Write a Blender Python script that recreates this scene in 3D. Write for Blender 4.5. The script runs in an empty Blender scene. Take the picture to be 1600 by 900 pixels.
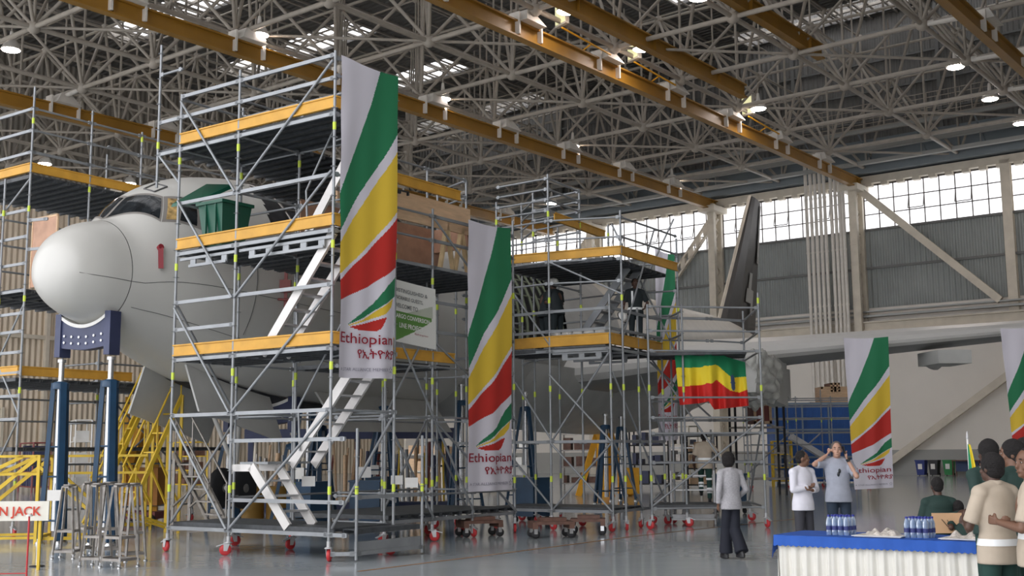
import bpy, math, random
from mathutils import Vector, Matrix
random.seed(7)
V = Vector
rad = math.radians
SC = bpy.context.scene
COL = SC.collection

# ------------------------------------------------------------------ camera
FPX, PITCH, ROLL, HCAM = 1834.0, 0.1405, -0.00776, 1.67
_f = V((0, math.cos(PITCH), math.sin(PITCH))); _u = V((0, -math.sin(PITCH), math.cos(PITCH))); _r = V((1, 0, 0))
_c, _s = math.cos(ROLL), math.sin(ROLL)
R2 = _c*_r + _s*_u; U2 = -_s*_r + _c*_u
cd = bpy.data.cameras.new('camera'); cam = bpy.data.objects.new('camera', cd); COL.objects.link(cam)
cd.sensor_width = 36; cd.lens = FPX/1600*36; cd.clip_end = 400; cd.clip_start = .1
m = Matrix((R2, U2, -_f)).transposed().to_4x4(); m.translation = V((0, 0, HCAM)); cam.matrix_world = m
SC.camera = cam
# ------------------------------------------------------------------ sky and exposure
w = bpy.data.worlds.new('overcast_sky'); SC.world = w; w.use_nodes = True
bg = w.node_tree.nodes['Background']; bg.inputs[0].default_value = (.97, .97, 1.0, 1); bg.inputs[1].default_value = 1.15
SC.view_settings.view_transform = 'Standard'; SC.view_settings.look = 'None'
SC.view_settings.gamma = 1; SC.view_settings.use_curve_mapping = False
SC.view_settings.exposure = 1.25

def ray(x, y): return (x-800)/FPX*R2 + (450-y)/FPX*U2 + _f
CP = V((0, 0, HCAM))
def pz(x, y, z=0):
    d = ray(x, y); return CP + d*((z-HCAM)/d.z)
def pY(x, y, Y):
    d = ray(x, y); return CP + d*(Y/d.y)

# ------------------------------------------------------------------ materials
MATS = {}
def mat(name, col, rough=.6, metal=0, noise=0, nscale=8, bump=0, alpha=None, emit=None, trans=0, coat=0, stripe=None, spec=.5, stretch=None):
    if name in MATS: return MATS[name]
    m = bpy.data.materials.new(name); m.use_nodes = True; nt = m.node_tree; b = nt.nodes['Principled BSDF']
    c = (*col, 1)
    b.inputs['Base Color'].default_value = c; b.inputs['Roughness'].default_value = rough; b.inputs['Metallic'].default_value = metal
    b.inputs['Specular IOR Level'].default_value = spec
    b.inputs['Transmission Weight'].default_value = trans; b.inputs['Coat Weight'].default_value = coat
    tc = nt.nodes.new('ShaderNodeTexCoord')
    nz = nt.nodes.new('ShaderNodeTexNoise'); nz.inputs['Scale'].default_value = nscale; nz.inputs['Detail'].default_value = 4
    if stretch:
        mp = nt.nodes.new('ShaderNodeMapping'); mp.inputs['Scale'].default_value = stretch
        nt.links.new(tc.outputs['Object'], mp.inputs[0]); nt.links.new(mp.outputs[0], nz.inputs['Vector'])
    else: nt.links.new(tc.outputs['Object'], nz.inputs['Vector'])
    if noise:
        mx = nt.nodes.new('ShaderNodeMix'); mx.data_type = 'RGBA'
        mx.inputs[6].default_value = tuple(max(0, k*(1-noise)) for k in col)+(1,); mx.inputs[7].default_value = tuple(min(1, k*(1+noise)) for k in col)+(1,)
        rp = nt.nodes.new('ShaderNodeMapRange'); rp.inputs[1].default_value = .3; rp.inputs[2].default_value = .7
        nt.links.new(nz.outputs[0], rp.inputs[0]); nt.links.new(rp.outputs[0], mx.inputs[0]); nt.links.new(mx.outputs[2], b.inputs['Base Color'])
    if bump:
        bp = nt.nodes.new('ShaderNodeBump'); bp.inputs['Strength'].default_value = bump; bp.inputs['Distance'].default_value = .02
        nt.links.new(nz.outputs[0], bp.inputs['Height']); nt.links.new(bp.outputs[0], b.inputs['Normal'])
    if stripe:      # corrugation: (direction vector, pitch in metres, depth)
        d, pitch, dep = stripe
        dp = nt.nodes.new('ShaderNodeVectorMath'); dp.operation = 'DOT_PRODUCT'; dp.inputs[1].default_value = d
        nt.links.new(tc.outputs['Object'], dp.inputs[0])
        ml = nt.nodes.new('ShaderNodeMath'); ml.operation = 'MULTIPLY'; ml.inputs[1].default_value = 2*math.pi/pitch
        sn = nt.nodes.new('ShaderNodeMath'); sn.operation = 'SINE'
        nt.links.new(dp.outputs['Value'], ml.inputs[0]); nt.links.new(ml.outputs[0], sn.inputs[0])
        bp = nt.nodes.new('ShaderNodeBump'); bp.inputs['Strength'].default_value = 1; bp.inputs['Distance'].default_value = dep
        nt.links.new(sn.outputs[0], bp.inputs['Height']); nt.links.new(bp.outputs[0], b.inputs['Normal'])
    if alpha is not None: b.inputs['Alpha'].default_value = alpha
    if emit: b.inputs['Emission Color'].default_value = (*emit[0], 1); b.inputs['Emission Strength'].default_value = emit[1]
    MATS[name] = m; return m

AD = V((math.sin(rad(-51.9)), math.cos(rad(-51.9)), 0)); BD = V((math.sin(rad(38.1)), math.cos(rad(38.1)), 0))
W0 = V((28.25, 82.29, 0))
def hp(a, b, z): return W0 + AD*a + BD*b + V((0, 0, z))

M = dict(
 steel=mat('galvanised_steel', (.30, .315, .33), .45, .35, .12, 3),
 alu=mat('bright_aluminium', (.52, .52, .53), .4, .4, .1, 5),
 alu_w=mat('pale_aluminium_stringer', (.66, .64, .62), .4, .2, .06, 5),
 tape=mat('yellow_green_tape', (.62, .75, .08), .6),
 toe=mat('yellow_toe_board', (.62, .33, .045), .55, 0, .12, 3),
 deck=mat('shade_darkened_steel_deck', (.055, .06, .066), .5, 0, .3, 9),  # galvanised decking; the shade beneath it is put into this dark colour
 red=mat('red_caster_plastic', (.55, .035, .04), .4),
 rubber=mat('black_rubber', (.02, .02, .022), .7),
 white=mat('white_paint', (.78, .77, .74), .35, 0, .04, 4),
 fus=mat('white_fuselage_paint', (.60, .59, .555), .36, 0, .03, .8, coat=.15),
 fus_grey=mat('grey_primer_skin', (.50, .50, .48), .5, 0, .08, 1.2),
 fus_cream=mat('cream_fuselage_paint', (.74, .69, .60), .35, 0, .06, 1.5),
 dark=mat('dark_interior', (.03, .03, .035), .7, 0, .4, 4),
 seam=mat('panel_seam', (.12, .12, .12), .6),
 glass=mat('dark_cockpit_glass', (.02, .024, .028), .08, 0, .5, 5),
 beam=mat('ochre_crane_paint', (.34, .17, .02), .45, 0, .14, .7),
 truss=mat('cream_truss_paint', (.41, .365, .31), .55, 0, .1, 2),
 cream=mat('cream_steel_paint', (.66, .60, .50), .55, 0, .08, 1.5),
 pipe=mat('white_pipe_paint', (.74, .70, .64), .5, 0, .06, 3),
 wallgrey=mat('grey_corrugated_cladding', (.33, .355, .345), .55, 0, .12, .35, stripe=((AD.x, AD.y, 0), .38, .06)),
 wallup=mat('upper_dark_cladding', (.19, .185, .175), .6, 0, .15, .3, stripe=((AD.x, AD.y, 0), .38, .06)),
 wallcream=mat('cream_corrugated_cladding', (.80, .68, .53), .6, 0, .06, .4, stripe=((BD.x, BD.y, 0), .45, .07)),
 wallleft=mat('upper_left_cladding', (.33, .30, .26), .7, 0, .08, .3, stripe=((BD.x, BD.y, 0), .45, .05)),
 plaster=mat('pale_plaster', (.80, .76, .70), .8, 0, .05, .25),
 dado=mat('grey_dado_paint', (.40, .40, .38), .7, 0, .05, .4),
 roof=mat('dark_roof_sheet', (.13, .125, .12), .6, 0, .2, .5, stripe=((BD.x, BD.y, 0), .5, .07)),
 purlin=mat('purlin_steel', (.36, .33, .29), .6),
 bluegrey=mat('blue_grey_girder', (.19, .22, .24), .6, 0, .1, .4),
 pane=mat('frosted_pane', (.9, .87, .84), .3, alpha=.16),
 mull=mat('dark_mullion', (.10, .085, .075), .6),
 darkred=mat('dark_red_pipe', (.22, .05, .045), .5),
 blue=mat('blue_jack_paint', (.014, .055, .115), .4, 0, .15, 3),
 navy=mat('blue_violet_cradle_paint', (.045, .055, .12), .45, 0, .12, 3),
 chrome=mat('chrome', (.50, .51, .52), .25, .85),
 yellow=mat('yellow_stand_paint', (.74, .50, .04), .5, 0, .15, 3),
 amber=mat('amber_stand_paint', (.85, .42, .02), .5, 0, .12, 3),
 stain=mat('brushed_stand_steel', (.30, .28, .26), .4, .7, .25, 8),
 ply=mat('pink_plywood', (.60, .36, .25), .7, 0, .15, 3),
 plyw=mat('pale_plywood', (.70, .48, .30), .7, 0, .12, 2.5, stretch=(1, 1, 6)),
 wood=mat('brown_dolly_wood', (.14, .07, .05), .6, 0, .3, 6),
 binG=mat('dark_green_bin', (.01, .10, .06), .35),
 green=mat('banner_green', (.02, .20, .085), .75), yel=mat('banner_yellow', (.80, .55, .05), .75),
 bred=mat('banner_red', (.55, .028, .02), .75), bwhite=mat('banner_white', (.72, .69, .76), .8),
 textred=mat('lettering_maroon', (.33, .012, .03), .7), textgrey=mat('lettering_grey', (.25, .24, .30), .7),
 fg=mat('flag_green', (.01, .24, .10), .75), fy=mat('flag_yellow', (.88, .68, .03), .75), fr=mat('flag_red', (.60, .02, .015), .75), fb=mat('flag_blue_grey', (.05, .10, .22), .75),
)
TR = mat('milky_plastic_wrap', (.62, .62, .58), .25, 0, .35, 2.5, bump=.6, alpha=.66)
M['wrap'] = TR
M['lamp'] = mat('lamp_lens', (1, 1, 1), .5, emit=((1, .88, .82), 24))
M['flood'] = mat('flood_lens', (.8, .8, .5), .4, emit=((.95, .9, .5), .3))

# floor: glossy pale blue-grey epoxy
def floor_mat():
    m = bpy.data.materials.new('glossy_grey_epoxy'); m.use_nodes = True; nt = m.node_tree; b = nt.nodes['Principled BSDF']
    tc = nt.nodes.new('ShaderNodeTexCoord'); n1 = nt.nodes.new('ShaderNodeTexNoise'); n1.inputs['Scale'].default_value = .25; n1.inputs['Detail'].default_value = 6
    nt.links.new(tc.outputs['Object'], n1.inputs['Vector'])
    cr = nt.nodes.new('ShaderNodeValToRGB'); cr.color_ramp.elements[0].position = .3; cr.color_ramp.elements[0].color = (.40, .44, .46, 1)
    cr.color_ramp.elements[1].position = .7; cr.color_ramp.elements[1].color = (.52, .555, .575, 1)
    nt.links.new(n1.outputs[0], cr.inputs[0]); nt.links.new(cr.outputs[0], b.inputs['Base Color'])
    b.inputs['Roughness'].default_value = .13; b.inputs['Specular IOR Level'].default_value = .65
    n2 = nt.nodes.new('ShaderNodeTexNoise'); n2.inputs['Scale'].default_value = 1.3; n2.inputs['Detail'].default_value = 2
    nt.links.new(tc.outputs['Object'], n2.inputs['Vector'])
    bp = nt.nodes.new('ShaderNodeBump'); bp.inputs['Strength'].default_value = .35; bp.inputs['Distance'].default_value = .01
    nt.links.new(n2.outputs[0], bp.inputs['Height']); nt.links.new(bp.outputs[0], b.inputs['Normal'])
    return m
M['floor'] = floor_mat()

# ------------------------------------------------------------------ mesh builder
def basis(d):
    d = d.normalized(); t = V((0, 0, 1)) if abs(d.z) < .9 else V((1, 0, 0))
    x = d.cross(t).normalized(); return x, x.cross(d).normalized()
class MB:
    def __init__(s): s.v = []; s.f = []; s.m = []; s.sm = []
    def add(s, vs, fs, m=0, smooth=False):
        o = len(s.v); s.v += [tuple(p) for p in vs]
        for f in fs: s.f.append(tuple(i+o for i in f)); s.m.append(m); s.sm.append(smooth)
        return s
    def hexa(s, P, m=0):     # 8 points: bottom 4, top 4
        return s.add(P, [(3, 2, 1, 0), (4, 5, 6, 7), (0, 1, 5, 4), (1, 2, 6, 5), (2, 3, 7, 6), (3, 0, 4, 7)], m)
    def box(s, fr, a0, a1, b0, b1, z0, z1, m=0):
        return s.hexa([fr(a0, b0, z0), fr(a1, b0, z0), fr(a1, b1, z0), fr(a0, b1, z0), fr(a0, b0, z1), fr(a1, b0, z1), fr(a1, b1, z1), fr(a0, b1, z1)], m)
    def tube(s, p, q, r, n=6, r2=None, m=0, cap=True):
        p = V(p); q = V(q); r2 = r if r2 is None else r2
        if (q-p).length < 1e-6: return s
        x, y = basis(q-p); vs = []
        for c, rr in ((p, r), (q, r2)):
            for i in range(n):
                a = 2*math.pi*i/n; vs.append(c + x*math.cos(a)*rr + y*math.sin(a)*rr)
        s.add(vs, [(i, (i+1) % n, n+(i+1) % n, n+i) for i in range(n)], m, n > 4)
        if cap: s.add(vs, [tuple(range(n-1, -1, -1)), tuple(range(n, 2*n))], m)
        return s
    def path(s, pts, r, n=6, m=0):
        for a, b in zip(pts, pts[1:]): s.tube(a, b, r, n, m=m)
        return s
    def bar(s, p, q, w, h, m=0, up=(0, 0, 1)):
        p = V(p); q = V(q); d = (q-p).normalized(); x = d.cross(V(up))
        if x.length < 1e-4: x = d.cross(V((0, 1, 0)))
        x.normalize(); y = x.cross(d).normalized(); x = x*w/2; y = y*h/2
        return s.hexa([p-x-y, p+x-y, q+x-y, q-x-y, p-x+y, p+x+y, q+x+y, q-x+y], m)
    def lathe(s, c, prof, n=16, m=0, ax=None):
        c = V(c); ax = V(ax or (0, 0, 1)).normalized(); x, y = basis(ax); vs = []
        for r, z in prof:
            for i in range(n):
                a = 2*math.pi*i/n; vs.append(c + ax*z + x*math.cos(a)*r + y*math.sin(a)*r)
        fs = [(k*n+i, k*n+(i+1) % n, (k+1)*n+(i+1) % n, (k+1)*n+i) for k in range(len(prof)-1) for i in range(n)]
        s.add(vs, fs, m, True); s.add(vs, [tuple(range(n-1, -1, -1)), tuple(range((len(prof)-1)*n, len(prof)*n))], m); return s
    def ell(s, c, rx, ry, rz, m=0, nu=14, nv=9, rot=None):
        c = V(c); vs = []
        for j in range(nv+1):
            t = math.pi*j/nv
            for i in range(nu):
                a = 2*math.pi*i/nu; p = V((rx*math.sin(t)*math.cos(a), ry*math.sin(t)*math.sin(a), rz*math.cos(t)))
                if rot: p = rot @ p
                vs.append(c+p)
        s.add(vs, [(j*nu+i, (j+1)*nu+i, (j+1)*nu+(i+1) % nu, j*nu+(i+1) % nu) for j in range(nv) for i in range(nu)], m, True); return s
    def grid(s, fn, nu, nv, mf=None, smooth=True, wrap=False):
        vs = [fn(i/nu, j/nv) for j in range(nv+1) for i in range(nu+1)]; o = len(s.v); s.v += [tuple(p) for p in vs]
        for j in range(nv):
            for i in range(nu):
                a = o+j*(nu+1)+i; s.f.append((a, a+1, a+nu+2, a+nu+1)); s.m.append(mf((i+.5)/nu, (j+.5)/nv) if mf else 0); s.sm.append(smooth)
        return s
    def build(s, name, mats, parent=None, label=None, org=None):
        if not isinstance(mats, (list, tuple)): mats = [mats]
        mats = [M[k] if isinstance(k, str) else k for k in mats]
        off = V(parent['_o']) if parent is not None and '_o' in parent else (V(org) if org is not None else V((0, 0, 0)))
        me = bpy.data.meshes.new(name); me.from_pydata([(x-off.x, y-off.y, z-off.z) for x, y, z in s.v], [], s.f)
        for k in mats: me.materials.append(k)
        me.polygons.foreach_set('material_index', s.m); me.polygons.foreach_set('use_smooth', s.sm); me.update()
        o = bpy.data.objects.new(name, me); COL.objects.link(o)
        if parent is not None: o.parent = parent; o['_o'] = tuple(off)
        elif org is not None: o.location = off; o['_o'] = tuple(off)
        if label: o['label'] = label
        return o
def thing(name, label, cat, loc, group=None):
    o = bpy.data.objects.new(name, None); COL.objects.link(o); o.location = loc; o.empty_display_size = .1
    o['_o'] = tuple(loc); o['label'] = label; o['category'] = cat
    if group: o['group'] = group
    return o
def tag(o, label, cat, group=None):
    o['label'] = label; o['category'] = cat
    if group: o['group'] = group
    return o
def struct(name, mb, mats, parent=None):
    o = mb.build(name, mats, parent)
    if parent is None: o['kind'] = 'structure'
    return o
def dup(root, loc, label=None, group=None):
    r = root.copy(); COL.objects.link(r); r.location = loc
    if label: r['label'] = label
    if group: r['group'] = group
    for ch in list(root.children):
        c = ch.copy(); COL.objects.link(c); c.parent = r
        for g in list(ch.children):
            d = g.copy(); COL.objects.link(d); d.parent = c
    return r
class Fr:
    def __init__(s, o, azim): s.o = V(o); a = rad(azim); s.a = V((math.sin(a), math.cos(a), 0)); s.b = V((s.a.y, -s.a.x, 0)); s.azim = azim
    def __call__(s, a, b, z): return s.o + s.a*a + s.b*b + V((0, 0, z))
def world(a, b, z): return V((a, b, z))

# ================================================================== THE HANGAR
AW, AR, BF = 53.0, -40.0, -90.0      # left wall, right wall, open front
mb = MB().box(hp, AR-6, AW+1, BF-40, .5, -.3, 0); struct('floor', mb, 'floor')
# back wall: dado, plaster, corrugated cladding, upper cladding, with the ribbon of windows between
mb = MB()
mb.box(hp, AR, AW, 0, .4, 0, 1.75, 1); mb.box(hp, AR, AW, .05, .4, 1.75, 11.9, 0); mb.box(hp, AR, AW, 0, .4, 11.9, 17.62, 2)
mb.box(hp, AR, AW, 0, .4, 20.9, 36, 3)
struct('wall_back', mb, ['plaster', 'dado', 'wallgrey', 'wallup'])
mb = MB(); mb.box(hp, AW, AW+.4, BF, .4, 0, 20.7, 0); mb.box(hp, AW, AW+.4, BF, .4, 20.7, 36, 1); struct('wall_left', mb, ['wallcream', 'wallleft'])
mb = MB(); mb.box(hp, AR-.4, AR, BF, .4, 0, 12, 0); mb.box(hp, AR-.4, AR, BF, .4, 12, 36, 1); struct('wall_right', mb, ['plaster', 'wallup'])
# girts across the cladding
mb = MB()
for z in (14.7, 17.5): mb.box(hp, AR, AW, -.14, 0, z, z+.16, 0)
for z in (23.4, 25.6, 27.8, 30, 32.2): mb.box(hp, AR, AW, -.2, 0, z, z+.14, 0)
for s in range(-36, 52, 11): mb.box(hp, s, s+.25, -.3, -.02, 21, 34, 0)
struct('trim_1', mb, [mat('girt_steel', (.16, .16, .155), .6)])
# fascia over the windows, blue-grey girders and the crane walkway above
mb = MB(); mb.box(hp, AR, AW, -.5, 0, 20.95, 21.5)
for s in [x*1.15 for x in range(-30, 46)]: mb.box(hp, s, s+.5, -.45, 0, 20.72, 20.95)
struct('trim_2', mb, 'cream')
mb = MB(); mb.box(hp, AR, AW, -1.2, -.05, 21.6, 22.35); mb.box(hp, AR, AW, -2.4, -2.0, 22.9, 23.5, 1); mb.box(hp, AR, AW, -.5, -.1, 22.5, 24.2)
mb.box(hp, AR, AW, -2.6, -2.2, 21.9, 22.15, 1); mb.box(hp, AR, AW, -3.6, -3.45, 23.9, 24.2, 1)
for s in range(-38, 52, 4): mb.tube(hp(s, -.2, 22), hp(s+.0, -3.5, 24), .06, 5); mb.tube(hp(s, -2.2, 23.2), hp(s, -2.2, 21.9), .05, 5, m=1)
struct('trim_3', mb, ['bluegrey', mat('grey_girder', (.33, .33, .31), .6)])
wk = thing('crane_walkway', 'long cream mesh-railed walkway high along the rear wall above the windows', 'walkway', hp(5, -3, 24.2))
mb = MB(); mb.box(hp, AR+1, AW-1, -3.6, -2.4, 24.15, 24.25); mb.build('walkway_floor', 'truss', wk)
mb = MB()
for z in (24.5, 24.85, 25.2, 25.55, 25.9): mb.tube(hp(AR+1, -3.6, z), hp(AW-1, -3.6, z), .03, 4, cap=False)
for i in range(int((AW-AR-2)/.75)): s = AR+1+i*.75; mb.tube(hp(s, -3.6, 24.2), hp(s, -3.6, 25.9), .022 if i % 4 else .05, 4, cap=False)
mb.build('railing', 'truss', wk)
# windows
edges = [AR, -29.8, -18.3, -6.95, 3.3, 14.8, 26.3, 37.8, 49.3, AW]
for k in range(len(edges)-1):
    a0, a1 = edges[k]+.2, edges[k+1]-.2; n = max(1, round((a1-a0)/1.15)); mb = MB()
    for i in range(n+1): s = a0+(a1-a0)*i/n; mb.box(hp, s-.035, s+.035, -.02, .06, 17.6, 20.95)
    for j in range(4): z = 17.66+j*1.07; mb.box(hp, a0, a1, -.02, .06, z-.035, z+.035)
    for i in range(2, n-1, 3):     # tilted opening casements
        s = a0+(a1-a0)*i/n; s1 = a0+(a1-a0)*(i+1)/n
        mb.bar(hp(s, -.28, 18.8), hp(s1, -.28, 18.8), .06, .06); mb.bar(hp(s, -.02, 19.75), hp(s, -.28, 18.8), .05, .05); mb.bar(hp(s1, -.02, 19.75), hp(s1, -.28, 18.8), .05, .05)
    wo = struct('window_%d' % (k+1), mb, 'mull')
    MB().box(hp, a0, a1, .02, .035, 17.6, 20.9).build('pane', 'pane', wo)
# lattice wall columns and plain columns
for i, s in enumerate([-18.3, 3.4, 14.9, 26.4, 37.9, 49.4]):
    nm = ['far right', 'right of the fin behind the hanging banner', 'left of the tail fin', 'middle', 'left', 'left corner'][i]
    t = thing('lattice_column', ['cream lattice column on the rear wall beyond the frame edge', 'cream lattice column on the rear wall beside the bundle of vertical pipes', 'cream lattice column on the rear wall just left of the dark tail fin',
        'cream lattice column on the rear wall behind the middle scaffold', 'cream lattice column on the rear wall behind the wooden frame scaffold', 'cream lattice column in the hangar corner behind the nose'][i], 'column', hp(s, -.6, 0), 'lattice columns of the rear wall')
    MB().box(hp, s-.28, s+.28, -1.55, -1.2, 0, 21).build('front_flange', 'cream', t)
    MB().box(hp, s-.28, s+.28, -.35, -.02, 0, 21).build('rear_flange', 'cream', t)
    mb = MB()
    for j in range(14):
        z = j*1.5
        mb.bar(hp(s, -1.25, z), hp(s, -.3, z+.75), .1, .1); mb.bar(hp(s, -.3, z+.75), hp(s, -1.25, z+1.5), .1, .1); mb.box(hp, s-.3, s+.3, -1.58, -1.18, z+1.4, z+1.47)
    mb.build('lacing', 'cream', t)
    MB().box(hp, s-.7, s+.7, -2.2, -.02, 20.3, 20.75).build('column_head', 'cream', t)
for s in (-6.95, -29.8):
    t = thing('lattice_column', 'slim cream column on the rear wall at the right edge' if s > -10 else 'slim cream column on the rear wall beyond the right edge', 'column', hp(s, -.3, 0))
    MB().box(hp, s-.32, s+.32, -.5, -.44, 9, 21.2).box(hp, s-.05, s+.05, -.44, -.05, 9, 21.2).box(hp, s-.32, s+.32, -.07, -.01, 9, 21.2).build('shaft', 'cream', t)
    MB().box(hp, s-.5, s+.5, -1.0, -.01, 0, 9).build('pier', 'plaster', t)
# diagonal braces
def brace_bar(p, q, label, hollow):
    t = thing('diagonal_brace', label, 'brace', p)
    if hollow:
        d = V((0, 0, .42)); MB().bar(p+d, q+d, .3, .16).build('upper_chord', 'cream', t); MB().bar(p-d, q-d, .3, .16).build('lower_chord', 'cream', t)
        mb = MB()
        for k in range(7):
            c = p.lerp(q, (k+.5)/7); mb.bar(c+d, c-d, .3, .38, up=(q-p))
        mb.build('batten_plates', 'cream', t)
    else: MB().bar(p, q, .34, .5).build('bar', 'cream', t)
brace_bar(hp(3.2, -.75, 20.6), hp(-6.2, -.75, 11.6), 'long cream diagonal brace crossing the grey cladding from the pipe-side column', False)
brace_bar(hp(14.7, -.75, 20.3), hp(19.6, -.75, 14.6), 'perforated cream diagonal brace left of the tail fin under the windows', True)
brace_bar(hp(-7.4, -.75, 7.3), hp(2.6, -.75, .4), 'cream diagonal brace rising across the white lower wall at the right', False)
brace_bar(hp(26.4, -.75, 20.3), hp(31.3, -.75, 14.6), 'perforated cream diagonal brace behind the middle scaffold', True)
# vertical pipe bundle
for k, s in enumerate([6.7, 6.33, 5.98, 5.62, 5.28, 4.78, 4.46, 4.16, 3.9]):
    mb = MB().tube(hp(s, -2.0, 0), hp(s, -2.0, 23.3-.2*k), .125, 8)
    for z in (4, 8, 12, 16, 20): mb.tube(hp(s, -2.0, z), hp(s, -2.0, z+.12), .15, 8)
    o = mb.build('vertical_pipe', 'pipe', org=hp(s, -2.0, 0))
    tag(o, 'white vertical pipe, %s from the left in the bundle beside the lattice column' % ['first', 'second', 'third', 'fourth', 'fifth', 'sixth', 'seventh', 'eighth', 'ninth'][k], 'pipe', 'vertical pipes on the rear wall')
# mid-height crane girder, cable trays and red pipes
def span(name, label, cat, m, *boxes):
    mb = MB()
    for b in boxes: mb.box(hp, AR+.2, AW-.4, *b)
    o = mb.build(name, m, org=hp(5, -.5, boxes[0][2])); tag(o, label, cat); return o
span('wall_girder', 'cream horizontal girder along the rear wall just above the aircraft wing', 'girder', 'cream', (-1.1, -.9, 10.15, 10.75), (-1.3, -.7, 10.1, 10.2), (-1.3, -.7, 10.7, 10.8))
span('cable_tray', 'grey cable tray running above the cream girder on the rear wall', 'cable tray', mat('grey_tray', (.32, .33, .32), .5, .4), (-.9, -.5, 11.15, 11.3), (-.9, -.5, 11.5, 11.6), (-.5, -.02, 10.8, 10.9))
for z, l in ((9.45, 'lower'), (9.85, 'upper')):
    o = MB().tube(hp(AR+.2, -.35, z), hp(AW-.4, -.35, z), .13, 6).build('sprinkler_pipe', 'darkred', org=hp(5, -.35, z)); tag(o, l+' dark red pipe along the rear wall under the cream girder', 'pipe', 'dark red wall pipes')
# wall detail on the far left cladding
mb = MB()
for b in range(-80, 0, 9): mb.box(hp, AW-.35, AW, b, b+.3, 0, 21)
mb.box(hp, AW-.2, AW, BF, 0, 20.6, 21.0); mb.box(hp, AW-.25, AW, BF, 0, 10.4, 10.7)
struct('trim_4', mb, 'cream')
mb = MB(); mb.box(hp, AW-.12, AW, -44, -38, 0, 5.2, 0)
for b in (-44, -38): mb.box(hp, AW-.2, AW, b-.1, b+.1, 0, 5.3, 0)
struct('door_1', mb, [mat('cream_door', (.74, .68, .56), .6)])
mb = MB()
for a in range(-1, 10): mb.bar(hp(AW-.3, -10*a, 21), hp(AW-.3, -10*a-10, 31), .25, .25); mb.bar(hp(AW-.3, -10*a-10, 21), hp(AW-.3, -10*a, 31), .25, .25)
struct('trim_5', mb, 'truss')

# ------------------------------------------------------------------ roof with skylights
def rz(a): return 33.4 - .03*(a-5)
rows = [-1.0, -12.2, -23.0, -33.6, -44.2, -55, -66, -77]; patches = [(30.5, 45.5), (-11.5, 11.5)]
mb = MB(); cuts = sorted([b-2.9 for b in rows]+[b+.3 for b in rows]+[BF, .4])
def rbox(a0, a1, b0, b1):
    P = [hp(a, b, rz(a)+dz) for dz in (0, .25) for a, b in ((a0, b0), (a1, b0), (a1, b1), (a0, b1))]; mb.hexa(P)
for c0, c1 in zip(cuts, cuts[1:]):
    hole = any(abs(c0-(b-2.9)) < 1e-6 and abs(c1-(b+.3)) < 1e-6 for b in rows)
    if not hole: rbox(AR-.4, AW+.4, c0, c1)
    else:
        rbox(AR-.4, -11.5, c0, c1); rbox(11.5, 30.5, c0, c1); rbox(45.5, AW+.4, c0, c1)
struct('ceiling', mb, 'roof')
mb = MB()
a = AR
while a < AW: mb.box(hp, a-.07, a+.07, BF, .2, rz(a)-.14, rz(a)-.01); a += 1.9
struct('trim_6', mb, 'purlin')
wn = len(edges)
for b in rows:
    for a0, a1 in patches:
        mb = MB()
        mb.hexa([hp(a, bb, rz(a)-.02+dz) for dz in (0, .2) for a, bb in ((a0, b-1.4), (a1, b-1.4), (a1, b-1.2), (a0, b-1.2))])
        a = a0
        while a <= a1+.01: mb.box(hp, a-.09, a+.09, b-2.9, b+.3, rz(a)+.04, rz(a)+.12); a += 1.15
        wo = struct('window_%d' % wn, mb, 'purlin'); wn += 1
        p = MB().hexa([hp(a, bb, rz(a)+.12+dz) for dz in (0, .02) for a, bb in ((a0, b-2.9), (a1, b-2.9), (a1, b+.3), (a0, b+.3))]); p.build('pane', 'pane', wo)

# ------------------------------------------------------------------ three-layer tubular space frame
GA, GB, Z0, Z1, Z2 = 6.63, 6.67, 22.0, 27.2, 32.0
A_ = lambda i: 2.55+GA*i
B_ = lambda j: -.6-GB*j
bot, mid, top = MB(), MB(), MB()
I0, I1, J1 = -5, 7, 12
def nd(i, j, z): return hp(A_(i), B_(j), z)
inside = lambda i: AR+.5 < A_(i) < AW-.5
for i in range(I0, I1+1):
    for j in range(0, J1+1):
        if not inside(i): continue
        p = nd(i, j, Z0); bot.ell(p, .33, .33, .33, nu=10, nv=6)
        if i < I1 and inside(i+1): bot.tube(p, nd(i+1, j, Z0), .125, 6, cap=False); top.tube(nd(i, j, Z2-.03*A_(i)*.5), nd(i+1, j, Z2-.03*A_(i+1)*.5), .065, 6, cap=False)
        if j < J1: bot.tube(p, nd(i, j+1, Z0), .125, 6, cap=False); top.tube(nd(i, j, Z2-.03*A_(i)*.5), nd(i, j+1, Z2-.03*A_(i)*.5), .065, 6, cap=False)
        t_ = nd(i, j, Z2-.03*A_(i)*.5); top.ell(t_, .24, .24, .24, nu=8, nv=5); mid.tube(p, t_, .075, 6, cap=False)
        for di in (-.5, .5):
            for dj in (-.5, .5):
                if not (AR < A_(i+di) < AW) or j+dj < 0: continue
                q = nd(i+di, j+dj, Z1); mid.tube(p, q, .095, 6, cap=False)
        if i < I1 and j < J1 and inside(i+1):
            q = nd(i+.5, j+.5, Z1); mid.tube(q, nd(i+.5, j+.5, Z2-.4), .06, 6, cap=False); mid.ell(q, .28, .28, .28, nu=8, nv=5)
            if i+1 < I1 and inside(i+2): mid.tube(q, nd(i+1.5, j+.5, Z1), .085, 6, cap=False)
            if j+1 < J1: mid.tube(q, nd(i+.5, j+1.5, Z1), .085, 6, cap=False)
            if (i+j) % 2: bot.tube(p, nd(i+1, j+1, Z0), .075, 6, cap=False)
bot.m = [0]*len(bot.m)
struct('ceiling_lower_truss_grid', bot, 'truss'); struct('ceiling_middle_truss_grid', mid, 'truss'); struct('ceiling_upper_truss_grid', top, 'truss')

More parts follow.
